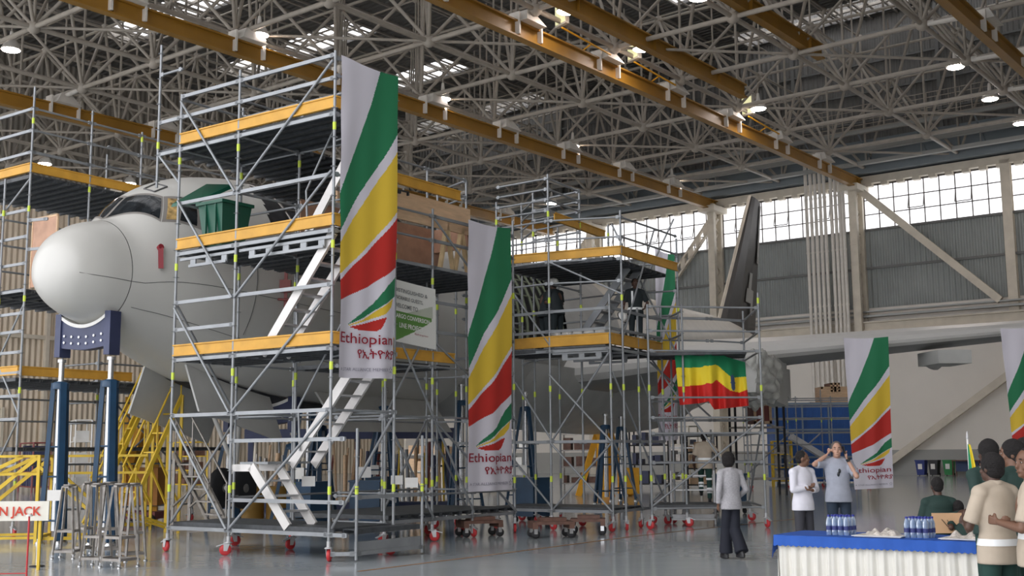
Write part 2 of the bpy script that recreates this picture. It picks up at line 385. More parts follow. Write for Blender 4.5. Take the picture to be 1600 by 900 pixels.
# ------------------------------------------------------------------ ochre overhead crane runway beams
def crane_beam(a, b0, b1, z, label, hang=True, flood=()):
    t = thing('crane_runway_beam', label, 'crane beam', hp(a, b1, z), 'ochre crane runway beams under the roof')
    mb = MB(); mb.box(hp, a-.22, a+.22, b0, b1, z-.42, z-.34); mb.box(hp, a-.05, a+.05, b0, b1, z-.36, z+.3); mb.box(hp, a-.22, a+.22, b0, b1, z+.28, z+.36)
    b = b0
    while b < b1: mb.box(hp, a-.2, a+.2, b, b+.04, z-.36, z+.3); b += 6.67
    mb.build('i_beam', 'beam', t)
    if hang:
        for j in range(0, J1):
            b = B_(j)
            if b0 < b < b1:
                mb = MB(); mb.hexa([hp(a-.65, b-.75, z+.36), hp(a+.65, b-.75, z+.36), hp(a+.65, b+.75, z+.36), hp(a-.65, b+.75, z+.36), hp(a-.3, b-.3, z+1.0), hp(a+.3, b-.3, z+1.0), hp(a+.3, b+.3, z+1.0), hp(a-.3, b+.3, z+1.0)])
                mb.tube(hp(a, b, z+.9), hp(A_(round((a-2.55)/GA)), b, Z0+.0), .14, 6)
                for s_ in (-.85, .85): mb.box(hp, a-.3, a+.3, b+s_-.05, b+s_+.05, z-.3, z+.75)
                mb.build('hanger', 'pipe', t)
crane_beam(3.1, -68, -.6, 20.97, 'ochre crane beam from the top centre down to the wall column by the pipe bundle')
crane_beam(14.9, -68, -.6, 20.97, 'ochre crane beam passing behind the tall front banner to the column left of the fin')
crane_beam(30.9, -68, -.6, 20.97, 'ochre crane beam at the far left above the aircraft nose')
crane_beam(-13.6, -68, -.6, 20.97, 'ochre crane beam crossing the top right corner')
crane_beam(.7, -60, -23.5, 21.9, 'darker ochre crane beam just behind the long central beam, ending in mid air', False)
crane_beam(-4.6, -60, -25.0, 22.6, 'short ochre crane beam at the top, right of the paired central beams', False)
# floodlights standing on the central beam
for k, (x, y) in enumerate(((860, 45), (980, 105), (1168, 200))):
    b = [-38.6, -32.2, -19.4][k]; p = hp(2.5, b, 21.9)
    t = thing('floodlight', ['square yellow-lensed floodlight on the central crane beam, nearest the camera', 'square yellow-lensed floodlight midway along the central crane beam', 'square yellow-lensed floodlight on the central crane beam nearest the rear wall'][k], 'floodlight', p, 'floodlights on the central beam')
    fr = Fr(p, -51.9+20)
    MB().box(fr, -.45, .45, -.08, .12, -.1, 1.05).build('housing', 'pipe', t)
    mb = MB().box(fr, -.38, .38, -.12, -.085, .0, .95); mb.build('lens', 'flood', t)
    mb = MB(); mb.bar(hp(2.5, b, 21.7), hp(2.5, b+4.2, 21.5), .07, .07); mb.bar(hp(2.5, b+2.5, 21.6), hp(3.1, b+2.5, 21.33), .06, .06); mb.build('support_arm', 'amber', t)
# round high-bay lamps under the lower nodes
proto = None
spots = [(A, -6.0-6.67*j+0.0) for A in (1.6, 15.1, 26.6, 46.4, -9.9) for j in range(0, 9)]
def hbay(p, label):
    t = thing('high_bay_lamp', label, 'lamp', p, 'round high-bay lamps under the roof')
    MB().lathe(p, [(.08, .95), (.12, .5), (.3, .42), (.46, .08), (.48, 0)], 14).build('reflector', 'pipe', t)
    MB().lathe(p, [(.42, -.03), (.42, .03)], 14).build('lens', 'lamp', t)
    MB().tube(p+V((0, 0, .9)), p+V((0, 0, 1.6)), .04, 5).build('stem', 'truss', t); return t
lamps = [(17, 78, 'far left, near the top corner'), (70, 256, 'low at the left over the dark scaffold deck'), (203, 287, 'just above the cockpit roof'), (405, 55, 'beside a hanger of the left ochre beam'), (487, 210, 'seen through the upper left scaffold'),
 (692, 155, 'right of the tall front banner'), (885, 18, 'top centre by the first floodlight'), (1003, 77, 'right of the second floodlight'), (895, 229, 'below the central beam'), (862, 318, 'above the middle scaffold railing'),
 (1050, 283, 'near the rear end of the left central beam'), (1185, 170, 'right of the third floodlight'), (1493, 105, 'upper right, larger of the right-hand row'), (1547, 155, 'middle of the right-hand row'), (1595, 193, 'at the right edge of the frame'), (1092, -3, 'cut by the top edge')]
for x, y, wd in lamps:
    p = pz(x, y, 21.9); l = 'round glowing high-bay lamp, '+wd
    if proto is None: proto = hbay(p, l)
    else: dup(proto, p, l)
# green exit sign and grey box on the far left wall
p = pY(182, 291, 78)
t = thing('exit_sign', 'small green emergency exit sign beyond the cockpit roof', 'sign', p)
fr = Fr(p, 90)
MB().box(fr, -.4, .4, -.05, .05, -.42, .42).build('case', 'cream', t); MB().box(fr, -.28, .28, .051, .06, -.25, .25).build('panel', mat('green_sign_panel', (.25, .55, .2), .5, emit=((.35, .7, .3), .5)), t)
t.rotation_euler.z = math.pi

# ================================================================== THE AIRCRAFT
NO = V((-8.9, 22.1, 0)); AU = V((math.sin(rad(26.3)), math.cos(rad(26.3)), 0)); AN = V((AU.y, -AU.x, 0))
def interp(tab, t):
    if t <= tab[0][0]: return tab[0][1]
    for (a, b), (c, d) in zip(tab, tab[1:]):
        if t <= c: return b+(d-b)*(t-a)/(c-a)
    return tab[-1][1]
TOPZ = [(0, 5.28), (.015, 5.45), (.04, 5.58), (.1, 5.74), (.25, 5.95), (.5, 6.13), (.8, 6.27), (1.2, 6.38), (1.36, 6.43), (1.9, 6.93), (2.3, 7.24), (2.8, 7.5), (3.5, 7.74), (4.6, 7.95), (6, 8.08), (8, 8.16), (20, 8.3), (36, 8.5), (44, 8.72), (48, 8.6), (54, 8.1), (57, 7.7)]
BOTZ = [(0, 5.28), (.015, 5.11), (.04, 4.98), (.1, 4.83), (.25, 4.65), (.5, 4.49), (.8, 4.37), (1.2, 4.26), (1.5, 4.15), (2, 3.96), (3, 3.6), (4, 3.3), (5, 3.08), (6.5, 2.87), (8, 2.78), (20, 2.82), (30, 2.9), (36, 3.3), (44, 4.9), (50, 6.0), (57, 7.2)]
HW = [(0, 0), (.015, .18), (.04, .30), (.1, .46), (.25, .64), (.5, .79), (.8, .91), (1.2, 1.01), (1.5, 1.11), (2, 1.31), (3, 1.68), (4, 1.98), (5, 2.2), (6.5, 2.42), (8, 2.51), (20, 2.515), (30, 2.51), (36, 2.35), (44, 1.7), (50, 1.05), (57, .25)]
def cub(tab, t):     # smooth monotone interpolation
    n = len(tab)
    if t <= tab[0][0]: return tab[0][1]
    if t >= tab[-1][0]: return tab[-1][1]
    d = [(tab[i+1][1]-tab[i][1])/(tab[i+1][0]-tab[i][0]) for i in range(n-1)]
    for i in range(n-1):
        if t <= tab[i+1][0]:
            def sl(j):
                if j == 0: return d[0]
                if j == n-1: return d[-1]
                if d[j-1]*d[j] <= 0: return 0
                return 2*d[j-1]*d[j]/(d[j-1]+d[j])
            h = tab[i+1][0]-tab[i][0]; x = (t-tab[i][0])/h; a, b = sl(i)*h, sl(i+1)*h; y0, y1 = tab[i][1], tab[i+1][1]
            return y0*(2*x**3-3*x*x+1)+a*(x**3-2*x*x+x)+y1*(-2*x**3+3*x*x)+b*(x**3-x*x)
def fsurf(t, th, off=0):     # th: 0 = crown, +90 = port flank
    t = max(t, 0); zt, zb, hw = cub(TOPZ, t), cub(BOTZ, t), cub(HW, t); zc = zt*.47+zb*.53
    a = rad(th); c, s = math.cos(a), math.sin(a); z = zc+((zt-zc) if c > 0 else (zc-zb))*c
    return NO+AU*t+AN*((hw+off)*s)+V((0, 0, z+off*c))
air = thing('airliner', 'white twin-jet airliner on jacks inside the scaffolding, nose to the left', 'aircraft', NO)
def fus_part(name, ts, m, th0=-180, th1=180, nth=64, off=0, skip=None):
    mb = MB(); n = len(ts)-1
    mb.grid(lambda u, v: fsurf(ts[min(n, int(round(v*n)))], th0+(th1-th0)*u, off), nth, n)
    if skip:
        k = [i for i, f in enumerate(mb.f) if not skip(ts[i//nth], th0+(th1-th0)*((i % nth)+.5)/nth)]
        mb.f = [mb.f[i] for i in k]; mb.m = [mb.m[i] for i in k]; mb.sm = [mb.sm[i] for i in k]
    o = mb.build(name, m, air); return o
fr_ = lambda a, b, n: [a+(b-a)*i/n for i in range(n+1)]
fus_part('radome', [0, .004, .01, .02, .03, .05, .07, .1, .14, .2, .27, .35, .45, .55, .7, .85, 1, 1.15, 1.22], 'fus', nth=72)
hole = lambda t, th: 4.95-.008*th < t < 11.0 and -12 < th < 60
fus_part('nose_section', fr_(1.235, 4, 30)+fr_(4.08, 6, 26)+fr_(6.2, 13, 26), 'fus', nth=96, skip=hole)
fus_part('radome_seam', [1.218, 1.24], 'seam', off=-.01)
fus_part('forward_fuselage', fr_(13, 24, 20), 'fus_grey', nth=64, skip=lambda t, th: 14 < t < 19 and 40 < th < 100)
fus_part('rear_fuselage', fr_(24, 57, 40), 'fus_cream', nth=64)
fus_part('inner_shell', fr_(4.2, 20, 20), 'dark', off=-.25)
# frames and torn edge round the opened crown
mb = MB()
for k in range(10):
    t = 5.3+k*.62; mb.path([fsurf(t, a, -.06) for a in range(-12, 60, 7)], .035, 5)
for a in (10, 22, 34, 46): mb.path([fsurf(5.2+x*.64, a, -.03) for x in range(10)], .03, 5)
mb.build('exposed_frames', 'stain', air)
mb = MB(); mb.grid(lambda u, v: fsurf(6.6+1.2*u, 22+22*v, .05+.12*math.sin(7*u+3*v)), 10, 10); mb.build('loose_insulation_sheet', mat('insulation_sheet', (.62, .56, .46), .5, 0, .3, 5, bump=1), air)
mb = MB()
for k in range(10):
    t = 14.1+k*.53; mb.path([fsurf(t, a, -.08) for a in range(40, 104, 9)], .05, 5)
for a in range(42, 102, 12): mb.path([fsurf(14+x*.5, a, -.1) for x in range(11)], .03, 5)
mb.build('exposed_frames', mat('green_grey_primer', (.22, .25, .17), .6), air, 'green-grey frames in the cargo door opening')
# cockpit windows: (t, theta) patches
def patch(name, pts, m, off=.012, n=14, parent=None, label=None):    # quad given by 4 (t, th)
    (t0, a0), (t1, a1), (t2, a2), (t3, a3) = pts
    def fn(u, v):
        t = (t0*(1-u)+t1*u)*(1-v)+(t3*(1-u)+t2*u)*v; a = (a0*(1-u)+a1*u)*(1-v)+(a3*(1-u)+a2*u)*v
        return fsurf(t, a, off)
    return MB().grid(fn, n, n).build(name, m, parent or air, label)
wsr = mat('window_surround', (.30, .28, .26), .45, .2)
patch('windshield_surround', [(1.36, 0), (1.96, 51), (2.32, 29.5), (2.03, 0)], wsr, .006)
patch('windshield_surround', [(1.36, 0), (1.96, -51), (2.32, -29.5), (2.03, 0)], wsr, .006)
for s in (1, -1):
    g = patch('windshield', [(1.43, 2.2*s), (1.96, 48*s), (2.25, 31*s), (1.97, 1.5*s)], 'glass', .014)
patch('side_window_surround', [(1.98, 51.5), (2.70, 65), (2.94, 42), (2.33, 29.8)], wsr, .006)
patch('side_window', [(2.07, 51), (2.28, 55), (2.54, 38.5), (2.36, 33.5)], mat('lit_cockpit_lining', (.45, .30, .12), .4, 0, .7, 9), .014)
patch('side_window', [(2.32, 55.8), (2.62, 62), (2.84, 44), (2.58, 39.5)], 'glass', .014)
mb = MB()
for a, b in ((0, 1), (1, 2), (2, 3), (3, 0)):
    q = [(2.3, 8), (2.3, 20), (2.62, 20), (2.62, 8)]; mb.tube(fsurf(*q[a], .012), fsurf(*q[b], .012), .02, 5)
mb.build('eyebrow_hatch_outline', 'seam', air)
# red streamers on the pitot probes, red clamp on the flank
for (t, a) in ((1.75, 78), ):
    p = fsurf(t, a-6, .05); mb = MB().tube(p, p+V((.06, -.06, .03)), .06, 8).bar(p+V((.05, -.07, 0)), p+V((.07, -.08, -.42)), .1, .02, up=(.3, -1, 0)); mb.build('probe_cover', mat('red_probe_cover', (.25, .02, .03), .5), air)
p = fsurf(4.6, 92, .05); mb = MB().bar(p+V((0, 0, .35)), p+V((0, 0, -.6)), .07, .05, up=(0, 1, 0)).box(Fr(p, 90), -.12, .12, -.03, .1, -.15, .12).tube(p+V((-.2, -.05, -.3)), p+V((.22, -.05, -.32)), .03, 6)
mb.build('door_clamp', 'darkred', air)
mb = MB()
for t in (3.9, ): mb.path([fsurf(t, a, .004) for a in range(75, 130, 5)], .008, 4)
mb.path([fsurf(x*.25, 100, .004) for x in range(1, 32)], .006, 4); mb.path([fsurf(1.4+x*.25, 128, .004) for x in range(0, 32)], .006, 4)
mb.build('skin_seams', 'seam', air)
# passenger windows on the cream rear part, cut-out slots
mb = MB()
for k in range(46):
    t = 24.4+k*.52; mb.grid(lambda u, v, t=t: fsurf(t+.24*u, 76+5*v, .012), 3, 3)
mb.build('cabin_windows', 'dark', air)
# nose gear bay and doors
mb = MB(); mb.grid(lambda u, v: fsurf(4.0+5.5*u, 160+40*v, .03), 12, 4); mb.build('nose_gear_bay', 'dark', air)
for s, lab in ((1, None), (-1, None)):
    mb = MB(); a = fsurf(3.3, 180-18*s, 0); b = fsurf(6.0, 180-16*s, 0); dn = V((0, 0, -1.05))+AN*(.42*s)
    P = [a, b, b+dn, a+dn*.95]; P2 = [q+AN*(.05*s) for q in P]; mb.hexa([P[3], P[2], P2[2], P2[3], P[0], P[1], P2[1], P2[0]]); mb.build('nose_gear_door', 'fus_grey', air)
mb = MB(); a = fsurf(7.0, 150, 0); b = fsurf(12.4, 150, 0); dn = V((0, 0, -.95))+AN*.7
mb.hexa([a+dn, b+dn*.9, b+dn*.9+AN*.06, a+dn+AN*.06, a, b, b+AN*.06, a+AN*.06]); mb.build('lower_cargo_door', 'fus_grey', air)
# wing-body fairing
mb = MB()
def fair(u, v):
    t = 16.5+18*u; k = math.sin(math.pi*u)**.6; a = rad(95+170*v); return NO+AU*t+AN*(math.sin(a)*(2.2+.75*k))+V((0, 0, 4.6+math.cos(a)*(1.7+.5*k)))
mb.grid(fair, 26, 16); mb.build('belly_fairing', 'fus_grey', air)
# port wing
WR = NO+AU*19+AN*2.2; LD = AN*math.cos(rad(31))+AU*math.sin(rad(31))
AF = [(0, 0), (.012, .028), (.05, .055), (.15, .085), (.35, .10), (.6, .075), (.85, .03), (1, .004), (.85, -.006), (.6, -.03), (.35, -.052), (.15, -.05), (.05, -.034), (.012, -.018)]
def wing_sec(s):
    p = WR+LD*s; z = 4.37+.0845*s; ch = 10.2-.62*s if s < 7 else 5.9-.235*(s-7); th = 1.25 if s < 3 else 1.1
    return [p+AU*(x*ch)+V((0, 0, z+y*ch*th)) for x, y in AF]
ss = [0, 1.5, 3, 5, 7, 9, 12, 15, 18, 21, 22.6]; S = [wing_sec(s) for s in ss]; n = len(AF)
for nm, idx, m in (('wing', list(range(1, 14))+[], 'fus_grey'),):
    mb = MB(); mb.add([q for c in S for q in c], [(k*n+i, k*n+(i+1) % n, (k+1)*n+(i+1) % n, (k+1)*n+i) for k in range(len(S)-1) for i in range(n)]+[tuple(range((len(S)-1)*n, len(S)*n))], 0, True)
    mb.build('wing', mat('wing_grey_paint', (.27, .27, .26), .4, .1, .08, .5), air)
mb = MB()
for k in range(len(S)-1):
    A0, A1 = S[k], S[k+1]
    for i, j in ((12, 13), (13, 0), (0, 1), (1, 2), (2, 3)):
        o = [q+AU*(-.02)+V((0, 0, .004)) for q in (A0[i], A1[i], A1[j], A0[j])]; mb.add(o, [(0, 1, 2, 3)], 0, True)
mb.build('leading_edge', mat('bare_metal_painted_reflection', (.80, .78, .75), .35, .25), air, 'bare metal leading edge, window reflection painted into its pale colour')  # bare metal strip, with the windows' reflection put into its pale colour
for s0, ln in ((12.1, 1.6), (17.0, 1.5), (9.8, 1.4)):
    c = WR+LD*s0+AU*(4.2)+V((0, 0, 4.37+.0845*s0-.55)); mb = MB(); mb.lathe(c-AU*2.2, [(.02, 0), (.18, .4), (.26, 1.4), (.24, 2.6), (.05, 4)], 10, ax=AU); mb.build('flap_track_fairing', 'fus_grey', air)
MB().box(Fr(WR+LD*13.25+V((0, 0, 0)), 85), -.55, .6, -1.4, .2, 4.55, 5.0).build('fuel_tank_panel', 'fus_grey', air)
# engine pylon, plastic-wrapped
pc = WR+LD*6.9
mb = MB()
for (x0, x1, z0, z1, w_) in ((-2.6, 1.6, 3.5, 4.75, .3), (1.4, 2.5, 3.75, 4.5, .2)):
    P = []
    for (xx, zz) in ((x0, z0), (x1, z0-.3), (x0+.5, z1), (x1, z1)): P.append((xx, zz))
    a, b, c, d = P
    q = lambda xz, s_: pc+AU*xz[0]+AN*(s_*w_)+V((0, 0, xz[1]))
    mb.hexa([q(a, -1), q(b, -1), q(b, 1), q(a, 1), q(c, -1), q(d, -1), q(d, 1), q(c, 1)])
mb.build('engine_pylon', 'fus_grey', air)
mb = MB(); random.seed(3)
def wrapf(u, v):
    a = 2*math.pi*u; t = -2.5+2.7*v; k = (math.sin(math.pi*min(1, max(0, v*.92+.05))))**.4
    r = .80*k*(1+.10*math.sin(5*a+9*v)+.06*math.sin(13*a-17*v)+.05*math.sin(31*v+4*a)); return pc+AU*t+AN*(math.cos(a)*r*.85)+V((0, 0, 3.95+.1*v+math.sin(a)*r*1.12))
mb.grid(wrapf, 60, 40); mb.build('plastic_wrapping', 'wrap', air, 'translucent plastic wrapping bound around the engine pylon')
# fin: swept, dark
def finpt(t, z, off): return NO+AU*t+AN*off+V((0, 0, z))
mb = MB(); secs = []
for k in range(9):
    f = k/8; le = 44.9+(52.55-44.9)*f; te = 52.4+(54.95-52.4)*f; z = 8.45+(16.95-8.45)*f; ch = te-le; th = .36*(1-f)+.12*f
    secs.append([finpt(le+ch*x, z, y*th) for x, y in ((0, 0), (.08, .6), (.3, 1), (.65, .7), (1, .04), (1, -.04), (.65, -.7), (.3, -1), (.08, -.6))])
n = 9; mb.add([q for c in secs for q in c], [(k*n+i, k*n+(i+1) % n, (k+1)*n+(i+1) % n, (k+1)*n+i) for k in range(8) for i in range(n)]+[tuple(range(8*n, 9*n))], 0, False)
mb.build('tail_fin', mat('dark_fin_paint', (.06, .055, .052), .45, 0, .25, .6), air, 'dark grey-brown swept tail fin')
mb = MB()
for f0, f1, x0, x1 in ((.52, .97, .78, 1.0), (.2, .3, .45, .62), (.12, .3, .62, .72), (.3, .42, .5, .6)):
    P = []
    for f in (f0, f1):
        le = 44.9+(52.55-44.9)*f; te = 52.4+(54.95-52.4)*f; z = 8.45+8.5*f; ch = te-le; th = .36*(1-f)+.12*f
        for x in (x0, x1): P.append(finpt(le+ch*x, z, th*(1.04 if x < .7 else .85 if x < .9 else .14)+.02))
    mb.add(P, [(0, 1, 3, 2)])
mb.build('fin_livery_patch', mat('pale_fin_patch', (.50, .50, .48), .45), air, 'pale patches on the dark fin')
mb = MB()
secs = []
for k in range(5):
    f = k/4; le = 44.9+7.65*f-.12; z = 8.45+8.5*f; secs.append((finpt(le, z, -.1), finpt(le-.1, z, 0), finpt(le, z, .1)))
for a, b in zip(secs, secs[1:]): mb.add([*a, *b], [(0, 1, 4, 3), (1, 2, 5, 4)])
mb.build('fin_leading_edge', 'cream', air)

# ================================================================== SCAFFOLDING
class Scaf:
    """system scaffold: uprights with rosettes, ledgers, braces, planked decks, yellow toe boards, red casters"""
    def __init__(s, fr, label, name='scaffold', group=None):
        s.fr = fr; s.t = thing(name, label, 'scaffold', fr.o, group)
    def post(s, a, b, z0, z1, caster=True, marks=True):
        mb = MB(); p = s.fr(a, b, z0); mb.tube(p, s.fr(a, b, z1), .026, 7)
        z = z0+.12
        while z < z1: mb.lathe(s.fr(a, b, z), [(.03, 0), (.062, .004), (.03, .012)], 8); z += .5
        if marks:
            z = 1.05 if z0 < 1 else z0+.75
            while z < z1-.2: mb.tube(s.fr(a, b, z), s.fr(a, b, z+.13), .031, 7, m=1); z += 2.0
        mb.build('upright', ['steel', 'tape'], s.t)
        if caster and z0 < .6:
            h = z0; c = s.fr(a, b, 0); ang = random.uniform(0, 6.28); dx = V((math.cos(ang), math.sin(ang), 0))*.05; ax = V((-dx.y, dx.x, 0)).normalized()
            mb = MB(); mb.tube(c+V((0, 0, h+.02)), c+V((0, 0, .21)), .034, 8).lathe(c+V((0, 0, .2)), [(.05, 0), (.075, .01), (.05, .03)], 10)
            for sg in (-1, 1):
                q = c+dx+ax*(.04*sg); mb.hexa([q+V((0, 0, .08))-dx*.6-ax*.006, q+V((0, 0, .08))+dx*.6-ax*.006, q+V((0, 0, .08))+dx*.6+ax*.006, q+V((0, 0, .08))-dx*.6+ax*.006, q+V((0, 0, .22))-dx*1.6-ax*.006, q+V((0, 0, .22))+dx*.6-ax*.006, q+V((0, 0, .22))+dx*.6+ax*.006, q+V((0, 0, .22))-dx*1.6+ax*.006])
            mb.bar(c+dx*1.2+V((0, 0, .2)), c+dx*4+V((0, 0, .16)), .06, .015)
            cs = mb.build('caster', 'alu', s.t)
            MB().lathe(c+dx-ax*.028+V((0, 0, .1)), [(.05, -.004), (.088, 0), (.1, .012), (.1, .044), (.088, .056), (.05, .06)], 16, ax=ax).build('wheel', 'red', cs)
    def led(s, p, q, z, r=.024, flat=False, name='ledger', z2=None):
        z2 = z if z2 is None else z2; P, Q = s.fr(*p, z), s.fr(*q, z2)
        mb = MB()
        if flat: mb.bar(P, Q, .04, .062)
        else: mb.tube(P, Q, r, 6)
        d = (Q-P).normalized()
        for e, sg in ((P, 1), (Q, -1)): mb.bar(e+d*(.03*sg), e+d*(.10*sg), .04, .075)
        mb.build(name, 'steel', s.t)
    def brace(s, p, zp, q, zq, r=.024): 
        MB().tube(s.fr(*p, zp), s.fr(*q, zq), r, 6).build('diagonal_brace', 'steel', s.t)
    def deck(s, a0, a1, b0, b1, z, along='a', w=.32):
        mb = MB(); n = max(1, round(((b1-b0) if along == 'a' else (a1-a0))/w)); st = ((b1-b0) if along == 'a' else (a1-a0))/n
        for i in range(n):
            if along == 'a': mb.box(s.fr, a0, a1, b0+i*st+.01, b0+(i+1)*st-.01, z-.02, z); [mb.box(s.fr, a0, a1, x, x+.03, z-.08, z-.02) for x in (b0+i*st+.01, b0+(i+1)*st-.04)]
            else: mb.box(s.fr, a0+i*st+.01, a0+(i+1)*st-.01, b0, b1, z-.02, z); [mb.box(s.fr, x, x+.03, b0, b1, z-.08, z-.02) for x in (a0+i*st+.01, a0+(i+1)*st-.04)]
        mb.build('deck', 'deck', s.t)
    def toe(s, p, q, z, m='toe', h=.2):
        P, Q = s.fr(*p, z), s.fr(*q, z); mb = MB(); d = V((0, 0, 1))
        mb.bar(P+d*(h/2), Q+d*(h/2), .03, h); mb.bar(P+d*(h*.08), Q+d*(h*.08), .07, .025); mb.bar(P+d*(h*.98), Q+d*(h*.98), .07, .025)
        mb.build('toe_board', m, s.t)
    def lattice(s, p, q, z):      # perforated steel bearer under a deck
        P, Q = s.fr(*p, z), s.fr(*q, z); L = (Q-P).length; mb = MB(); d = (Q-P)/L
        mb.bar(P, Q, .05, .05); mb.bar(P+d*.25+V((0, 0, -.14)), Q-d*.25+V((0, 0, -.14)), .05, .05)
        k = .3
        while k < L-.3: c = P+d*k; mb.bar(c, c+V((0, 0, -.14)), .14, .03, up=d.cross(V((0, 0, 1)))); k += .42
        mb.build('lattice_bearer', 'steel', s.t)
    def rails(s, p, q, zs, flat=True):
        for z in zs: s.led(p, q, z, flat=flat)
FACE = -54.66
F1 = Fr((-2.94, 19.01, 0), FACE)
s1 = Scaf(F1, 'tall wheeled scaffold bay with white zigzag stairs in front of the aircraft nose section')
for a, b, z0, z1 in ((0, 0, .3, 8.42), (2.35, 0, .3, 8.55), (3.95, 0, .3, 8.4), (0, 1.55, .3, 8.3), (2.35, 1.5, .3, 8.2), (3.95, 1.5, .3, 8.5)): s1.post(a, b, z0, z1)
s1.post(4.6, 0, 6.7, 9.5, False)
s1.post(-.33, .28, .02, 2.1, False); s1.post(-.3, 1.95, .02, 2.0, False)
for z in (.42, 2.4, 3.4, 4.45, 5.35, 6.3, 7.33, 7.95, 8.35): s1.led((0, 0), (2.35, 0), z, flat=True)
for z in (.42, 2.4, 3.4, 3.95, 4.45, 5.35, 6.3, 7.33, 7.95, 8.35): s1.led((2.35, 0), (3.95, 0), z, flat=True)
for z in (.93, 1.93): s1.led((-.33, 0), (2.35, 0), z, flat=True)
s1.led((0, 0), (-.4, 0), .42, flat=True)
s1.led((3.95, 0), (4.6, 0), 7.33, flat=True); s1.led((3.95, 0), (4.6, 0), 7.95, flat=True); s1.led((3.95, 0), (4.6, 0), 8.9); s1.brace((3.95, 0), 6.7, (4.55, 0), 7.3)
for z in (.42, 2.4, 3.4, 5.35, 6.3, 7.33, 8.0, 8.3):
    s1.led((0, 0), (0, 1.55), z); s1.led((3.95, 0), (3.95, 1.5), z); s1.led((0, 1.55), (2.35, 1.5), z); s1.led((2.35, 1.5), (3.95, 1.5), z)
    s1.led((2.35, 0), (2.35, 1.5), z)
s1.led((-.33, .28), (-.3, 1.95), 1.0, flat=True); s1.led((-.33, .28), (-.3, 1.95), .12, flat=True); s1.led((0, 1.55), (-.3, 1.95), 1.0, flat=True); s1.led((0, 1.55), (-.3, 1.95), .45, flat=True); s1.led((0, 0), (-.33, .28), .12, flat=True)
for z in (.42, 2.4, 4.4, 6.3):
    s1.brace((3.93, -.04), z+1.95, (2.38, -.04), z+.02); s1.brace((.02, -.04), z+1.95, (2.32, -.04), z+.02)
s1.brace((3.95, .05), .5, (3.95, 1.45), 2.3); s1.brace((3.95, 1.45), 2.5, (3.95, .05), 4.4); s1.brace((0, .05), .5, (0, 1.5), 2.3)
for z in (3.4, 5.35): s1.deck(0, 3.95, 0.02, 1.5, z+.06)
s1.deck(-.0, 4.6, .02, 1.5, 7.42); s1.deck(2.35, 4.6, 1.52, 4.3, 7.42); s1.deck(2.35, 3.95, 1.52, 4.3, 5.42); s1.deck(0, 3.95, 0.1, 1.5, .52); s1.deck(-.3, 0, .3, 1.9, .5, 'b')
for z in (3.47, 5.43, 7.43):
    s1.toe((0, 0), (3.95, 0), z); s1.toe((0, 0), (0, 1.5), z)
s1.lattice((0, .05), (2.3, .05), 5.25); s1.lattice((2.4, .05), (3.9, .05), 5.25)
MB().box(F1, -.31, -.27, .3, 1.9, .1, .3).build('kick_plate', 'steel', s1.t)
def stair(sc, a0, z0, a1, z1, b0, b1, m='alu_w', steps=7, land=None):
    mb = MB()
    for b in (b0, b1): mb.bar(sc.fr(a0, b, z0), sc.fr(a1, b, z1), .05, .17)
    if land: [mb.bar(sc.fr(a1, b, z1-.03), sc.fr(a1+land, b, z1-.03), .05, .12) for b in (b0, b1)]
    st = mb.build('stair_stringers', m, sc.t)
    mb = MB()
    for k in range(1, steps): f = k/steps; a = a0+(a1-a0)*f; z = z0+(z1-z0)*f; mb.box(sc.fr, a-.11, a+.11, b0, b1, z-.015, z+.015)
    mb.build('treads', 'alu', st)
stair(s1, 1.05, .5, 1.95, 1.5, .12, .72, steps=4, land=.45)
stair(s1, 1.75, 1.5, .1, 3.4, .85, 1.4, steps=8)
stair(s1, 1.75, 3.4, .1, 5.35, .12, .68, steps=8); stair(s1, 1.6, 5.35, .1, 7.35, .85, 1.4, steps=8)
def handloop(sc, a0, z0, a1, z1, b):
    P = [(a0, z0), (a0+.05*(1 if a1 < a0 else -1), z0+.75), (a1+.12*(1 if a1 < a0 else -1), z1+.95), (a1, z1+.85), (a1, z1+.2), (a1+.5*(1 if a1 < a0 else -1), z1+.15)]
    MB().path([sc.fr(a, b, z) for a, z in P], .02, 6).build('handrail', 'steel', sc.t)
handloop(s1, 1.5, 1.75, .25, 3.2, .8); handloop(s1, 1.5, 3.6, .25, 5.1, .7); handloop(s1, 1.4, 5.6, .3, 7.0, .8)
MB().bar(F1(2.1, .3, 1.55), F1(2.1, 1.3, 1.55), .7, .04).build('stair_landing', 'steel', s1.t)

s2 = Scaf(F1, 'long wheeled scaffold with a plywood-boxed deck between the two front banners')
s2.t.location = F1(1.4, 4.3, 0); s2.t['_o'] = tuple(F1(1.4, 4.3, 0))
for a, b, z1 in ((1.4, 4.3, 6.6), (1.4, 5.6, 4.4), (1.4, 7.1, 6.8), (3.95, 3.0, 8.6), (3.95, 5.7, 8.6), (3.95, 7.6, 8.0), (2.7, 4.3, 7.9), (2.7, 7.1, 7.9), (1.4, 2.9, 7.5), (2.7, 5.7, 7.9)): s2.post(a, b, .3, z1)
for z in (.42, .9, 2.4, 3.4, 5.4):
    for b0, b1 in ((2.9, 4.3), (4.3, 5.6), (5.6, 7.1)): s2.led((1.4, b0), (1.4, b1), z, flat=z in (.42, 5.4))
    s2.led((3.95, 1.5), (3.95, 3), z); s2.led((3.95, 3.0), (3.95, 5.7), z); s2.led((3.95, 5.7), (3.95, 7.6), z)
    for b in (2.9, 4.3, 7.1): s2.led((1.4, b), (2.7, b), z)
    for b in (4.3, 7.1): s2.led((2.7, b), (3.95, b), z)
    s2.led((1.4, 2.9), (0, 1.6), z)
for z in (4.1, 4.7, 5.95, 6.45): s2.led((1.4, 2.9), (1.4, 4.3), z); s2.led((1.4, 4.3), (1.4, 7.1), z, flat=True)
